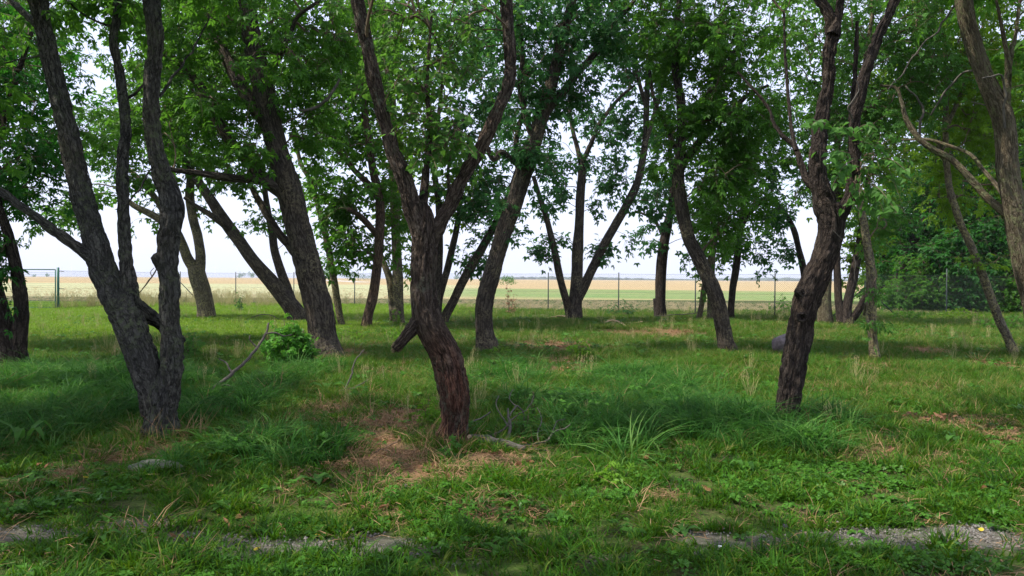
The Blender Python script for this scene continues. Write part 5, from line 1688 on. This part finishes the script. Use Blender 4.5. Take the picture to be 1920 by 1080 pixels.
kn = at(1505, 595, Dr_ - .175)
th = np.linspace(0, 2 * math.pi, 20, endpoint=False)
mb = MB()
rings = []
for (rr_, yy_) in ((.062, .03), (.055, -.012), (.040, -.016), (.030, .004), (.02, .03)):
    rings.append(np.stack([kn[0] + np.cos(th) * rr_ * (1 + .12 * np.sin(3 * th + 1)), np.full(20, kn[1] + yy_), kn[2] + np.sin(th) * rr_ * .9], -1))
V = np.concatenate(rings + [[[kn[0], kn[1] + .035, kn[2]]]])
Q = [[a * 20 + j, a * 20 + (j + 1) % 20, (a + 1) * 20 + (j + 1) % 20, (a + 1) * 20 + j] for a in range(4) for j in range(20)]
T_ = [[80 + j, 80 + (j + 1) % 20, 100] for j in range(20)]
bkc = V * .8
mb.add(V, T_, Q, bk=bkc)
mb.build('knot_hole', M['bark_dark'], t_right, True, o_right)


# ------------------------------------------------------------------ shrubs, saplings
def leafy_plant(name, label, px, py, h, rad, nst, nleaf, leaf='sap', mat='sapling', seed=1, size=1.0, cat='plant', parts=False, up=.9, group=None):
    r = np.random.default_rng(seed)
    g = G(px, py)
    root = empty(name, g)
    tag(root, label, cat, group)
    org = g
    st = MB(); LP = []; LD = []; NN = []
    for k in range(nst):
        a = r.random() * 6.283
        q = r.random() ** .6 * rad
        tip = g + np.array([math.cos(a) * q, math.sin(a) * q, h * r.uniform(.55, 1.0) * math.sqrt(max(.12, 1 - (q / (rad * 1.12)) ** 2))])
        b0 = g + np.array([math.cos(a) * q * .15, math.sin(a) * q * .15, -.02])
        mid = (b0 + tip) / 2 + np.array([math.cos(a), math.sin(a), 0]) * q * .12 + [0, 0, h * .05]
        c_ = catmull(np.array([b0, mid, tip]), max(.03, h / 8))
        V, Q, T_, _ = tube_geo(c_, np.linspace(.0035, .0012, len(c_)) * (1 + h), 4)
        st.add(V, T_, Q)
        m_ = max(1, nleaf // nst)
        for j in range(m_):
            t = .3 + .7 * (j + 1) / m_
            p_ = c_[int(t * (len(c_) - 1))]
            aa = j * 2.4 + r.normal(0, .4)
            d_ = norm(np.array([math.cos(aa), math.sin(aa), r.normal(.15, .25)]) + np.array([0, 0, up * .3]) * (t > .9))
            LP.append(p_); LD.append(norm(d_ + np.array([0, 0, -.25]))); NN.append(norm(np.array([math.cos(a) * .8, math.sin(a) * .8 - .35, .75]) + r.normal(0, .3, 3)))
    st.build('stems', M['twig'], root, True, org)
    LP, LD, NN = map(np.array, (LP, LD, NN))
    if parts and len(LP) <= 300:
        V0, T0 = LEAF[leaf]
        ms_ = []
        for k in range(4):
            me = np_mesh('leaf', V0 + r.normal(0, .002, V0.shape), T0, False, {'tint': ('FLOAT', np.full(len(V0), .15 + .25 * k))})
            me.materials.append(M[mat]); ms_.append(me)
        leaf_parts(root, org, LP, LD, NN, r.uniform(.75, 1.2, len(LP)) * size, None, ms_)
        E = np.repeat(LP, 3, 0); E = E + (g + np.array([0, 0, h * .4]) - E) * r.uniform(-.03, .35, (len(E), 1)) + r.normal(0, .05, E.shape)
        V, T_, ti = leaves_mesh(LEAF[leaf], E, r.normal(0, 1, E.shape) + np.repeat(LD, 3, 0), np.repeat(NN, 3, 0) + r.normal(0, .3, E.shape), r.uniform(.6, 1.0, len(E)) * size, r.random(len(E)))
        fo_ = MB().add(V, T_, None, tint=ti).build('inner_foliage', M[mat], root, False, org)
        fo_['kind'] = 'stuff'
    else:
        V, T_, ti = leaves_mesh(LEAF[leaf], LP, LD, NN, r.uniform(.7, 1.2, len(LP)) * size, r.random(len(LP)))
        MB().add(V, T_, None, tint=ti).build('foliage', M[mat], root, False, org)
    return root


leafy_plant('round_bush', 'round bright green bush in front of the broad rough trunk', 545, 690, .92, .52, 98, 294, 'sap', 'bush_leaf', 201, 1.35, 'bush', parts=True)
leafy_plant('small_bush', 'low leafy sucker bush behind the twin-stemmed left tree', 356, 672, .55, .28, 26, 110, 'sap', 'leaf_bright', 203, 1.0, 'bush')
SAP = [
    (804, 800, .34, .10, 9, 60, 'yellow-green seedling against the left foot of the centre tree', 'sapling', .8),
    (838, 862, .18, .06, 4, 18, 'small seedling in front of the centre tree foot', 'leaf_bright', .8),
    (872, 826, .32, .05, 4, 26, 'thin leafy shoot on the right side of the centre tree foot', 'leaf_bright', .7),
    (698, 775, .15, .09, 6, 24, 'little yellow-green seedling on the straw patch', 'sapling', .8),
    (665, 748, .2, .10, 6, 26, 'dark green seedling beside the dead branch on the straw', 'leaf_bright', .9),
    (1150, 905, .14, .14, 8, 36, 'bright yellow-green seedling in the clover in front', 'sapling', .8),
    (1092, 672, .45, .22, 10, 50, 'yellow-green sapling in the meadow below the fanned grey stems', 'sapling', 1.0),
    (945, 668, .3, .2, 8, 40, 'yellow-green seedlings at the right foot of the mottled trunk', 'sapling', 1.0),
    (740, 640, .35, .3, 14, 70, 'yellow-green sapling clump left of the broken limb', 'sapling', 1.0),
    (660, 640, .35, .4, 16, 80, 'pale sapling clump behind the dead forked twig', 'sapling', 1.0),
    (600, 640, .5, .25, 8, 36, 'leafy shoots climbing the foot of the broad rough trunk', 'leaf_bright', 1.0),
    (980, 822, .36, .14, 7, 44, 'leafy green shoots growing up through the fallen branch', 'leaf_bright', .75),
    (1005, 800, .42, .12, 6, 40, 'taller shoots right of the fallen branch', 'leaf_bright', .75),
    (745, 612, .6, .12, 5, 26, 'leaf shoots at the foot of the lichen-speckled trunk', 'sapling', 1.1),
    (955, 590, 1.4, .5, 10, 70, 'thin dry-leaved shrub by the fence right of the mottled trunk', 'leaf_brown', 1.0),
    (1470, 590, 1.0, .7, 18, 130, 'green weed clump at the fence post left of the leaning dark trunk', 'leaf_elder', 1.2),
    (1165, 592, .7, .9, 22, 120, 'grey-green weeds round the fence post', 'leaf_elder_blue', 1.1),
    (1700, 600, .5, .9, 20, 120, 'low green weeds below the fence brace', 'leaf_elder', 1.2),
    (1880, 620, .7, .9, 24, 160, 'leafy undergrowth left of the slim tan trunk foot', 'leaf_elder', 1.2),
    (1800, 600, .6, 1.0, 24, 160, 'leafy undergrowth along the right fence', 'leaf_yellowish', 1.2),
    (450, 585, 1.0, .35, 10, 80, 'tall grey-green weed beside the fence post on the left', 'leaf_elder_blue', .9),
]
for k_, (px_, py_, h_, r_, ns_, nl_, lab_, mt_, sz_) in enumerate(SAP):
    leafy_plant('sapling' if h_ > .3 else 'seedling', lab_, px_, py_, h_, r_, ns_, nl_, 'sap', mt_, 300 + k_, sz_)


def broad_plant(label, px, py, n, L, w, lift, seed, name='dock_plant', mat='leaf_bright'):
    g = G(px, py)
    mb = rosette(n, L, w, lift, seed)
    root = empty(name, g)
    tag(root, label, 'plant')
    off = 0
    for k in range(n):
        V = mb.V[k]
        me = np_mesh('leaf', V, mb.Q[k] - 15 * k, True, {'tint': ('FLOAT', mb.A['tint'][k])})
        obj('leaf', me, M[mat], root)
    return root


for a_ in [('broad dock leaves standing in the long grass at the left', 45, 838, 5, .34, .09, 2.2, 401), ('burdock with broad leaves beside the dead forked twig', 612, 735, 6, .3, .16, 1.1, 402),
           ('single plantain rosette in the grey wheel track on the left', 185, 1018, 7, .13, .04, 1.4, 403), ('dandelion rosette at the left foot of the slope', 60, 905, 8, .15, .05, .9, 404),
           ('broad-leaved rosette left of the straw patch', 250, 900, 7, .16, .07, .9, 405), ('plantain rosette above the gravelly bare patch', 1870, 962, 8, .13, .05, .9, 406),
           ('pair of upright dock leaves in the short grass on the right', 1395, 885, 4, .17, .06, 2.0, 407), ('rosette of toothed leaves beside the brown dead leaves on the right', 1790, 830, 7, .18, .07, 1.3, 408),
           ('low rosette in the middle of the front lawn', 830, 985, 8, .12, .05, .8, 409), ('leafy weed between the two bare patches', 1280, 1000, 7, .12, .05, .9, 410),
           ('weed rosette at the lower left corner', 300, 1055, 8, .12, .05, .8, 411), ('plantain on the near edge of the right bare patch', 1690, 1045, 7, .12, .045, .9, 412),
           ('weed rosette above the left bare strip', 420, 955, 8, .13, .05, .8, 413), ('large-leaved weed in the lawn right of the straw', 1050, 975, 7, .12, .06, .8, 414),
           ('broad weed at the foot of the tussock left of the seedling', 590, 905, 7, .15, .07, .9, 415)]:
    broad_plant(*a_)

# ------------------------------------------------------------------ dead branches
def dead_branch(label, chains, mat='dead_twig', name='fallen_branch', cut=None, step=.05):
    """chains: list of [(px,py,w,z)], z = height above the ground; the picture row gives the depth with z removed"""
    root = None
    for ci_, ch in enumerate(chains):
        W = []
        for (px, py, w, D, zz) in ch:
            if zz is None:
                P_ = at(px, py, D)
                g_ = hz(P_[0], P_[1])
                P_[2] = max(P_[2], g_ + w / 2 * D / FPX)
            else:
                P_ = at(px, py, D)
                P_[2] = hz(P_[0], P_[1]) + zz
            W.append([*P_, w / 2 * D / FPX * (1 if (ci_ == 0 and cut) else .62)])
        if root is None:
            root = empty(name, W[0][:3])
            tag(root, label, 'branch')
            org = np.array(root.location)
        C4 = catmull(np.array(W), step)
        C = C4[:, :3] + (np.stack([n2(C4[:, 2] * 40 + C4[:, 0] * 31, C4[:, 1] * 31, 2., s_ + ci_) for s_ in (1., 2., 3.)], -1) - .5) * .024
        V, Q, T_, bk = tube_geo(C, np.maximum(C4[:, 3], .0015), 9, wob=.4, seed=ci_)
        MB().add(V, T_, Q, bk=bk).build('main_limb' if ci_ == 0 else 'side_twig', M[mat], root, True, org)
    if cut:
        a, b_, r_ = cut
        V, Q, T_, bk = tube_geo(np.array([a, (a + b_) / 2, b_]), np.array([r_, r_ * .95, r_ * .7]), 10, wob=.3)
        MB().add(V, T_, Q).build('cut_end', M['cut_wood'], root, False, org)
    return root


c1 = at(884, 823, 7.35); c2 = at(868, 820, 7.33)
dead_branch('fallen lichen-grey branch with a pale freshly broken end, right of the centre tree foot',
            [[(882, 823, 17, 7.35, None), (905, 829, 19, 7.3, None), (930, 839, 18, 7.2, None), (955, 848, 15, 7.1, None), (985, 853, 11, 7.05, None)],
             [(950, 848, 12, 7.3, None), (954, 815, 10, 7.35, None), (956, 790, 8, 7.4, None), (952, 765, 5, 7.5, None)],
             [(905, 828, 7, 7.5, None), (925, 815, 6, 7.5, None), (945, 805, 6, 7.5, None), (955, 790, 5, 7.5, None), (970, 778, 3, 7.6, None)],
             [(980, 852, 9, 7.2, None), (1010, 843, 8, 7.3, None), (1028, 825, 8, 7.35, None), (1035, 812, 6, 7.4, None), (1058, 803, 5, 7.4, None), (1068, 797, 3, 7.4, None)],
             [(1030, 822, 4, 7.4, None), (1020, 805, 3, 7.5, None), (1000, 815, 3, 7.5, None)],
             [(956, 780, 5, 7.5, None), (970, 760, 5, 7.7, None), (980, 770, 4, 7.7, None), (985, 800, 3, 7.7, None)],
             [(990, 852, 6, 7.2, None), (1010, 870, 5, 7.1, None), (1030, 868, 3, 7.1, None)], [(953, 800, 4, 7.4, None), (940, 780, 4, 7.6, None), (930, 760, 3, 7.7, None), (935, 742, 3, 7.8, None)],
             [(1012, 842, 4, 7.3, None), (1008, 815, 4, 7.4, None), (1015, 785, 3, 7.6, None), (1005, 765, 2, 7.7, None)], [(1035, 812, 4, 7.4, None), (1045, 790, 3, 7.5, None), (1060, 785, 2, 7.6, None)],
             [(968, 762, 4, 7.7, None), (955, 745, 3, 7.8, None), (962, 730, 2, 7.9, None)], [(970, 778, 3, 7.6, None), (992, 762, 3, 7.7, None), (1000, 742, 2, 7.8, None)],
             [(878, 792, 5, 7.9, None), (900, 785, 5, 8.0, None), (920, 772, 4, 8.1, None)]],
            'dead_grey', cut=(c1, c2, .036))
dead_branch('long dead branch leaning up out of the long grass towards the round bush',
            [[(378, 756, 13, 9.6, None), (405, 725, 11, 9.9, None), (435, 700, 10, 10.2, None), (462, 676, 9, 10.5, None), (482, 652, 8, 10.8, None), (497, 628, 7, 11, None), (505, 605, 6, 11.1, None)],
             [(435, 700, 6, 10.2, None), (425, 682, 5, 10.3, None), (410, 672, 3, 10.4, None)], [(482, 652, 5, 10.8, None), (470, 640, 4, 10.8, None), (468, 628, 3, 10.8, None)], [(405, 725, 6, 9.9, None), (425, 722, 5, 9.9, None), (440, 728, 3, 9.9, None)],
             [(498, 626, 5, 11, None), (515, 624, 5, 11, None), (532, 630, 4, 11, None), (548, 627, 3, 11, None)]], 'dead_twig')
dead_branch('dead forked twig lying on the grass left of the centre tree',
            [[(615, 738, 6, 10.4, None), (640, 733, 6, 10.4, None), (662, 728, 5, 10.5, None), (690, 712, 3, 10.9, None)],
             [(645, 732, 5, 10.4, None), (658, 705, 5, 10.5, None), (664, 680, 4, 10.6, None), (683, 655, 3, 10.7, None)]], 'dead_twig')
dead_branch('thin dark twig on the straw in front of the centre tree',
            [[(702, 857, 4, 6.95, .01), (735, 840, 4, 7.2, .02), (765, 815, 3, 7.6, .02), (782, 800, 2, 7.9, .03)], [(710, 853, 4, 7.0, .02), (740, 856, 3, 6.95, .02)]], 'twig')
dead_branch('reddish dead branch with crooked twigs lying in the meadow below the fanned stems',
            [[(1135, 608, 5, 27.5, None), (1148, 600, 5, 27.5, None), (1165, 607, 5, 27.3, None), (1190, 606, 4, 27.3, None), (1205, 603, 3, 27.3, None)],
             [(1150, 606, 4, 27.4, None), (1140, 618, 4, 26.0, None), (1128, 622, 3, 25, None)], [(1160, 607, 4, 27.3, None), (1168, 618, 5, 26, None), (1173, 628, 4, 25, None)]], 'cut_wood')
dead_branch('long thin dead stick on the grass from the stump to the thin stems',
            [[(1230, 597, 4, 31.5, .1), (1265, 592, 3, 32, .15), (1300, 590, 3, 32, .2), (1330, 584, 2, 32, .35)]], 'dead_twig')
dead_branch('dark dead branch beside the foot of the fanned grey stems',
            [[(1030, 598, 4, 31, .06), (1050, 599, 5, 31, .1), (1072, 603, 4, 31, .1)], [(1055, 600, 4, 31, .1), (1064, 606, 4, 30, .05)]], 'twig')
dead_branch('bleached stick arching over the lawn behind the round bush',
            [[(470, 596, 2, 28, .12), (490, 588, 2.5, 28, .25), (510, 590, 2.5, 28, .22), (525, 598, 2, 28, .08)]], 'dead_grey')
dead_branch('dead twig hanging from the knobbed stem of the left tree',
            [[(295, 506, 4, 8.0, None), (285, 520, 4, 8.0, None), (275, 533, 4, 7.95, None), (258, 553, 2, 7.9, None)], [(284, 521, 2.5, 8, None), (280, 512, 2, 8, None), (290, 502, 2, 8, None)]], 'twig', 'hanging_twig')


# bare twigs with bleached colour in the crowns (parts of their trees)
def bare(root, org, D, chains, mat='dead_grey'):
    for ci_, ch in enumerate(chains):
        W = np.array([[*at(px, py, D + dd), w / 2 * D / FPX] for (px, py, w, dd) in ch])
        C4 = catmull(W, .05)
        C = C4[:, :3].copy()
        jit = (np.stack([n2(C4[:, 2] * 30, C4[:, 0] * 31, 2.5, s_ + ci_) for s_ in (1., 2., 3.)], -1) - .5) * .035
        C += jit - jit[0]
        V, Q, T_, bk = tube_geo(C, np.maximum(C4[:, 3], .0012), 6, wob=.3)
        MB().add(V, T_, Q, bk=bk).build('bare_twig', M[mat], root, True, org)


De = float(o_edge[1])
bare(t_edge, o_edge, De, [[(1836, 130, 5, 0), (1800, 60 + 80, 4, .3), (1770, 175, 4, .4), (1745, 215, 3, .5)], [(1790, 10, 4, .5), (1760, 55, 4, .5), (1730, 85, 3, .5), (1700, 130, 3, .5), (1668, 165, 2, .5)],
                          [(1725, 262, 5, .6), (1725, 230, 5, .6), (1730, 200, 4, .6), (1700, 160, 3, .6)], [(1884, 240, 4, -.1), (1880, 150, 4, -.2), (1860, 145, 3, -.3), (1840, 150, 2, -.3)],
                          [(1868, 190, 4, 0), (1850, 200, 3, .1), (1820, 190, 2, .2)]])
bare(t_right, o_right, Dr_, [[(1560, 430, 1.2, -.3), (1600, 470, 1.2, -.3), (1604, 520, 1, -.3), (1620, 545, 1, -.2), (1640, 560, 1, -.2)],
                             [(1598, 230, 3, -.2), (1590, 200, 3, -.3), (1612, 170, 2, -.3), (1604, 150, 2, -.3)]])
tm = [o for o in bpy.data.objects if o.get('label', '').startswith('broad rough-barked')][0]
om = np.array(tm.location)
bare(tm, om, float(om[1]), [[(640, 130, 4, -.4), (632, 155, 5, -.4), (612, 185, 6, -.5), (590, 202, 6, -.5), (560, 207, 4, -.6)], [(585, 205, 4, -.5), (545, 225, 3, -.4), (535, 235, 2, -.4)]], 'dead_grey')
bare(t_left, o_left, float(o_left[1]), [[(300, 180, 6, 0), (318, 150, 5, .1), (345, 120, 4, .2), (380, 60, 3, .3), (395, 30, 3, .3)], [(232, 190, 6, .2), (262, 165, 5, .2), (285, 150, 4, .1)],
                                        [(212, 50, 6, .3), (180, 40, 5, .4), (150, 20, 4, .4), (120, -5, 3, .4)], [(105, 100, 4, 0), (60, 110, 3, 0), (0, 122, 3, .1)],
                                        [(300, 300, 3, -.2), (280, 320, 3, -.2), (262, 350, 3, -.2), (240, 380, 3, -.2), (225, 410, 2, -.2)]], 'bark_grey')


# ------------------------------------------------------------------ stones, litter things
def rock(name, label, px, py, sx, sy, sz, mat, seed, cat='stone', sink=.25, res=18, grp=None):
    g = G(px, py)
    u_ = np.linspace(0, 2 * math.pi, res * 2, endpoint=False)
    v_ = np.linspace(-math.pi / 2, math.pi / 2, res)
    U, Vv = np.meshgrid(u_, v_)
    d = np.stack([np.cos(Vv) * np.cos(U), np.cos(Vv) * np.sin(U), np.sin(Vv)], -1)
    k = 1 + (vnoise(d * 1.4 + seed) - .5) * .55 + (np.abs(vnoise(d * 3.1 + seed) - .5)) * .3 + (vnoise(d * 9 + seed) - .5) * .06
    P_ = d * k[..., None] * np.array([sx, sy, sz])
    P_[..., 2] += sz * (1 - sink)
    i = np.arange(res - 1)[:, None] * (res * 2)
    j = np.arange(res * 2)[None]
    Q = np.stack([i + j, i + (j + 1) % (res * 2), i + res * 2 + (j + 1) % (res * 2), i + res * 2 + j], -1).reshape(-1, 4)
    o = obj(name, np_mesh(name, P_.reshape(-1, 3), Q, True), M[mat], None, g)
    tag(o, label, cat, grp)
    return o


rock('boulder', 'rounded grey-purple boulder half hidden behind the dark leaning tree', 1474, 664, .27, .22, .25, 'stone', 7.6, 'boulder', .2)
rock('stone_slab', 'low pale mossy stone at the foot of the twin-stemmed left tree', 292, 880, .20, .13, .05, 'stone_pale', 8.1, 'stone', .5)
rock('round_plum', 'fallen dark plum on the left edge of the right bare patch', 1471, 993, .018, .018, .017, 'plum', 2.2, 'plum', 0, 8)
rock('round_plum', 'fallen dark plum in the grass near the bottom right', 1307, 1046, .018, .018, .017, 'plum', 2.9, 'plum', 0, 8)
rock('white_pebble', 'small white pebble in the clover beside the bright seedling', 1176, 932, .014, .014, .012, 'white', 4.4, 'pebble', 0, 8)
rock('white_pebble', 'small white pebble in the grass near the lower edge right of centre', 1350, 1030, .012, .02, .012, 'white', 4.9, 'pebble', 0, 8)
rock('blue_pebble', 'bluish pebble on the straw below the centre tree', 760, 915, .016, .016, .014, 'stone', 6.4, 'pebble', 0, 8)
# gravelly spot
mb = MB()
r = np.random.default_rng(77)
for _ in range(260):
    px_, py_ = r.normal(1825, 38), r.normal(992, 9)
    g = G(px_, py_)
    s = r.uniform(.004, .011)
    d = norm(np.array([[1, 0, 0], [-1, 0, 0], [0, 1, 0], [0, -1, 0], [0, 0, 1], [0, 0, -1]], float)) * s * r.uniform(.6, 1.3, (6, 1))
    a = r.random() * 6.28
    ca, sa = math.cos(a), math.sin(a)
    d = np.stack([d[:, 0] * ca - d[:, 1] * sa, d[:, 0] * sa + d[:, 1] * ca, d[:, 2] * .7], -1)
    mb.add(d + g + [0, 0, s * .3], [[0, 2, 4], [2, 1, 4], [1, 3, 4], [3, 0, 4], [2, 0, 5], [1, 2, 5], [3, 1, 5], [0, 3, 5]])
gv = mb.build('gravel', M['pebble'])
tag(gv, 'patch of pale crushed gravel in the right bare strip', kind='stuff')

for (px_, py_, mt_, lab_, sz_) in [
    (1838, 997, 'leaf_yellow', 'yellow fallen leaf on the pale gravel patch', .04), (1452, 1053, 'leaf_yellow', 'yellow fallen leaf near the bottom edge right of centre', .04),
    (1745, 979, 'leaf_yellow', 'yellow-green fallen leaf above the right bare patch', .035), (600, 1010, 'leaf_yellow', 'yellow leaf on the left wheel track', .045),
    (162, 900, 'leaf_yellow', 'yellow leaf beside the hollow at the left', .04), (990, 890, 'leaf_yellow', 'pale yellow leaf below the fallen branch', .05),
    (195, 970, 'leaf_yellow', 'yellow leaf lying above the left bare strip', .035), (486, 1033, 'leaf_yellow', 'yellow leaf at the near edge of the left track', .035),
    (1366, 872, 'leaf_brown', 'curled brown leaf on the small bare spot left of the clover', .05), (812, 882, 'leaf_brown', 'light brown leaf on the straw before the centre tree', .06),
    (665, 868, 'leaf_brown', 'pinkish brown leaf at the left of the straw patch', .06), (685, 864, 'leaf_brown', 'brown leaf next to the thin twig', .05),
    (998, 828, 'leaf_brown', 'red-brown curled leaf among the fallen branch twigs', .06), (455, 818, 'leaf_brown', 'orange-brown leaves under the tussock left of centre', .08),
    (1000, 976, 'leaf_brown', 'small orange leaf in the front lawn', .03)]:
    g = G(px_, py_)
    sz_ *= .8
    V, T_ = heart_leaf(sz_ * 1.6, sz_)
    V = V.copy(); V[:, 1] -= sz_ * .8
    V[:, 2] = V[:, 2] * 1.5 + np.abs(V[:, 0]) * .4 + .018
    me = np_mesh('fallen_leaf', V, T_, False, {'tint': ('FLOAT', np.full(len(V), .6))})
    o = obj('fallen_leaf', me, M[mt_], None, g)
    o.rotation_euler = (rng.normal(.25, .2), rng.normal(0, .3), rng.random() * 6.28)
    tag(o, lab_, 'leaf')

# dead brown leaf heaps on the right
for (px_, py_, n_, lab_) in [(1755, 796, 26, 'heap of withered brown leaves on the lawn at the right'), (1698, 788, 10, 'few withered brown leaves left of the larger heap'), (1875, 690, 26, 'withered brown leafy twig on the grass near the slim tan trunk'), (1490, 668, 12, 'dry yellow leaves below the boulder')]:
    g = G(px_, py_)
    r = np.random.default_rng(int(px_))
    root = empty('withered_sprig', g)
    tag(root, lab_, 'leaves')
    for k in range(n_):
        V, T_ = heart_leaf(.07, .035)
        Rr = np.array(Euler((r.normal(0, .7), r.normal(0, .7), r.random() * 6.3)).to_matrix())
        V = V @ Rr.T + np.array([r.normal(0, .11), r.normal(0, .07), .04 + r.random() * .05])
        me = np_mesh('leaf', V, T_, False, {'tint': ('FLOAT', np.full(len(V), r.random()))})
        obj('leaf', me, M['leaf_brown'], root)

# ------------------------------------------------------------------ far things
def turbine(px, hub_y, D, rot, label, hub=95):
    g = gp(px, D, -.03)
    root = empty('wind_turbine', g)
    tag(root, label, 'wind turbine', 'wind turbines on the horizon')
    z = at(px, hub_y, D)[2]
    V, Q, T_, _ = tube_geo(np.array([g + [0, 0, -1], g + [0, 0, z / 2], g + [0, 0, z]]), np.array([2.6, 2.1, 1.6]), 10)
    MB().add(V, T_, Q).build('tower', M['white'], root, True, g)
    v, q = box_geo(0, 2, z, 4, 12, 4)
    MB().add(v, None, q).build('nacelle', M['white'], root)
    L = z * .42
    for k in range(3):
        a = R(rot + 120 * k)
        d = np.array([math.sin(a), 0, math.cos(a)]); s = np.array([math.cos(a), 0, -math.sin(a)])
        c0 = np.array([0, -5, z])
        prof = [(0, 1.0), (.15, 1.9), (.5, 1.3), (1, .3)]
        V = []
        for (t, w) in prof:
            p_ = c0 + d * L * t
            V += [p_ - s * w, p_ + np.array([0, .5, 0]), p_ + s * w, p_ - np.array([0, .5, 0])]
        Q = [[4 * i_ + j, 4 * i_ + (j + 1) % 4, 4 * i_ + 4 + (j + 1) % 4, 4 * i_ + 4 + j] for i_ in range(3) for j in range(4)] + [[12, 13, 14, 15]]
        MB().add(np.array(V), None, Q).build('blade', M['white'], root)


for a_ in [(134, 500, 6000, 0, 'wind turbine on the horizon above the green gate'), (168, 506, 6400, 20, 'wind turbine right of the one above the gate'),
           (403, 499.5, 6000, 10, 'wind turbine left of the pair behind the forked trunk'), (444.5, 500, 6200, 40, 'wind turbine above the fence post on the left'),
           (503, 486, 4200, 0, 'tallest wind turbine left of the broad rough trunk')]:
    turbine(*a_)

# distant wood as one mass, right half of the horizon
mb = MB()
r = np.random.default_rng(5)
for k in range(420):
    D_ = r.uniform(2600, 3300)
    u_ = r.uniform(-.02, .62)
    h_ = r.uniform(5, 9.5) * (1 + .35 * math.sin(u_ * 23))
    w_ = r.uniform(9, 22)
    c_ = np.array([u_ * D_, D_, h_ * .4])
    ph = np.array([0, .55, 1.1, 1.571])
    ths = np.arange(7) * 2 * math.pi / 7
    V = []
    for p_ in ph[:3]:
        for t_ in ths:
            V.append(c_ + np.array([math.cos(t_) * math.cos(p_) * w_, math.sin(t_) * math.cos(p_) * w_ * .6, math.sin(p_) * h_ * .6]) * r.uniform(.85, 1.15))
    V += [c_ + np.array([0, 0, h_ * .62])]
    V += [c_ + np.array([math.cos(t_) * w_, math.sin(t_) * w_ * .6, -h_ * .5]) for t_ in ths]
    Q = [[a * 7 + j, a * 7 + (j + 1) % 7, (a + 1) * 7 + (j + 1) % 7, (a + 1) * 7 + j] for a in range(2) for j in range(7)]
    Q += [[22 + j, 22 + (j + 1) % 7, (j + 1) % 7, j] for j in range(7)]
    T_ = [[14 + j, 14 + (j + 1) % 7, 21] for j in range(7)]
    mb.add(np.array(V), T_, Q)
fw = mb.build('distant_woods', M['far'], None, True)
tag(fw, 'low blue-grey line of woods on the far horizon', kind='stuff')


def far_tree(label, px, D, h, w, mat, seed, name='field_tree', n=260, ls=4.0):
    g = gp(px, D, -.03)
    root = empty(name, g)
    tag(root, label, 'tree' if 'bush' not in label else 'bush')
    r = np.random.default_rng(seed)
    V, Q, T_, _ = tube_geo(np.array([[0, 0, 0], [.1, 0, h * .3], [0, 0, h * .7]]), np.array([.02, .015, .006]) * h, 6)
    MB().add(V, T_, Q).build('trunk', M['twig'], root)
    nb = 7
    bc = np.stack([r.normal(0, w * .28, nb), r.normal(0, w * .28, nb), r.uniform(.3, .85, nb) * h], -1)
    br = r.uniform(.2, .34, nb) * w
    k = r.integers(0, nb, n)
    P_ = bc[k] + norm(r.normal(0, 1, (n, 3))) * br[k][:, None] * (r.random((n, 1)) ** .4)
    P_[:, 2] = np.maximum(P_[:, 2], .05)
    V, T_, ti = leaves_mesh(LEAF['elder3'], P_, r.normal(0, 1, (n, 3)), r.normal(0, 1, (n, 3)), np.full(n, ls) * r.uniform(.6, 1.2, n), r.random(n))
    MB().add(V, T_, None, tint=ti).build('crown', M[mat], root)


far_tree('round pale green tree standing in the field left of the fence post', 618, 420, 6.2, 6.5, 'leaf_elder', 1, n=700, ls=3.2)
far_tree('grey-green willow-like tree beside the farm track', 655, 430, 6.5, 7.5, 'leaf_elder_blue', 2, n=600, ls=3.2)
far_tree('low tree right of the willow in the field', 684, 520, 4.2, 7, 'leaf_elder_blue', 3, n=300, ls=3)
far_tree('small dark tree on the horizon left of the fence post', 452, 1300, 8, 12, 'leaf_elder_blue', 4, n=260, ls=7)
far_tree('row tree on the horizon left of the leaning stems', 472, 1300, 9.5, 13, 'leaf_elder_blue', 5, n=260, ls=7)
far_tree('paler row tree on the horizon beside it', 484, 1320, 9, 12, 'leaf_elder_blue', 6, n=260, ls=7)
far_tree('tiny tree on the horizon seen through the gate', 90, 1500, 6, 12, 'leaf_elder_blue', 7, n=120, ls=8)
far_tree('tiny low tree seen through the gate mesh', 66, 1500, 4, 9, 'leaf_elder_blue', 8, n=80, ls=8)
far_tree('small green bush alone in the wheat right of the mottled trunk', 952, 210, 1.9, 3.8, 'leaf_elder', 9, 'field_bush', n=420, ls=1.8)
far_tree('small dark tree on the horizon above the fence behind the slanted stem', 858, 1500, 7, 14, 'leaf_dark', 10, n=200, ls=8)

# thin summer haze over the fields
v, q = box_geo(0, 3350, 82.4, 14200, 7500, 167)
hm, nt = new_mat('haze_air')
out = N(nt, 'ShaderNodeOutputMaterial')
pv = N(nt, 'ShaderNodeVolumePrincipled')
pv.inputs['Color'].default_value = (0.86, 0.91, 1.0, 1)
pv.inputs['Density'].default_value = 0.00016
nt.links.new(pv.outputs[0], out.inputs['Volume'])
hz_o = obj('haze', np_mesh('haze', v, np.array(q)), hm)
tag(hz_o, 'thin pale summer haze over the fields', kind='stuff')
import os
os.write(2, ('leaf tris %d\n' % STAT['leaves']).encode())
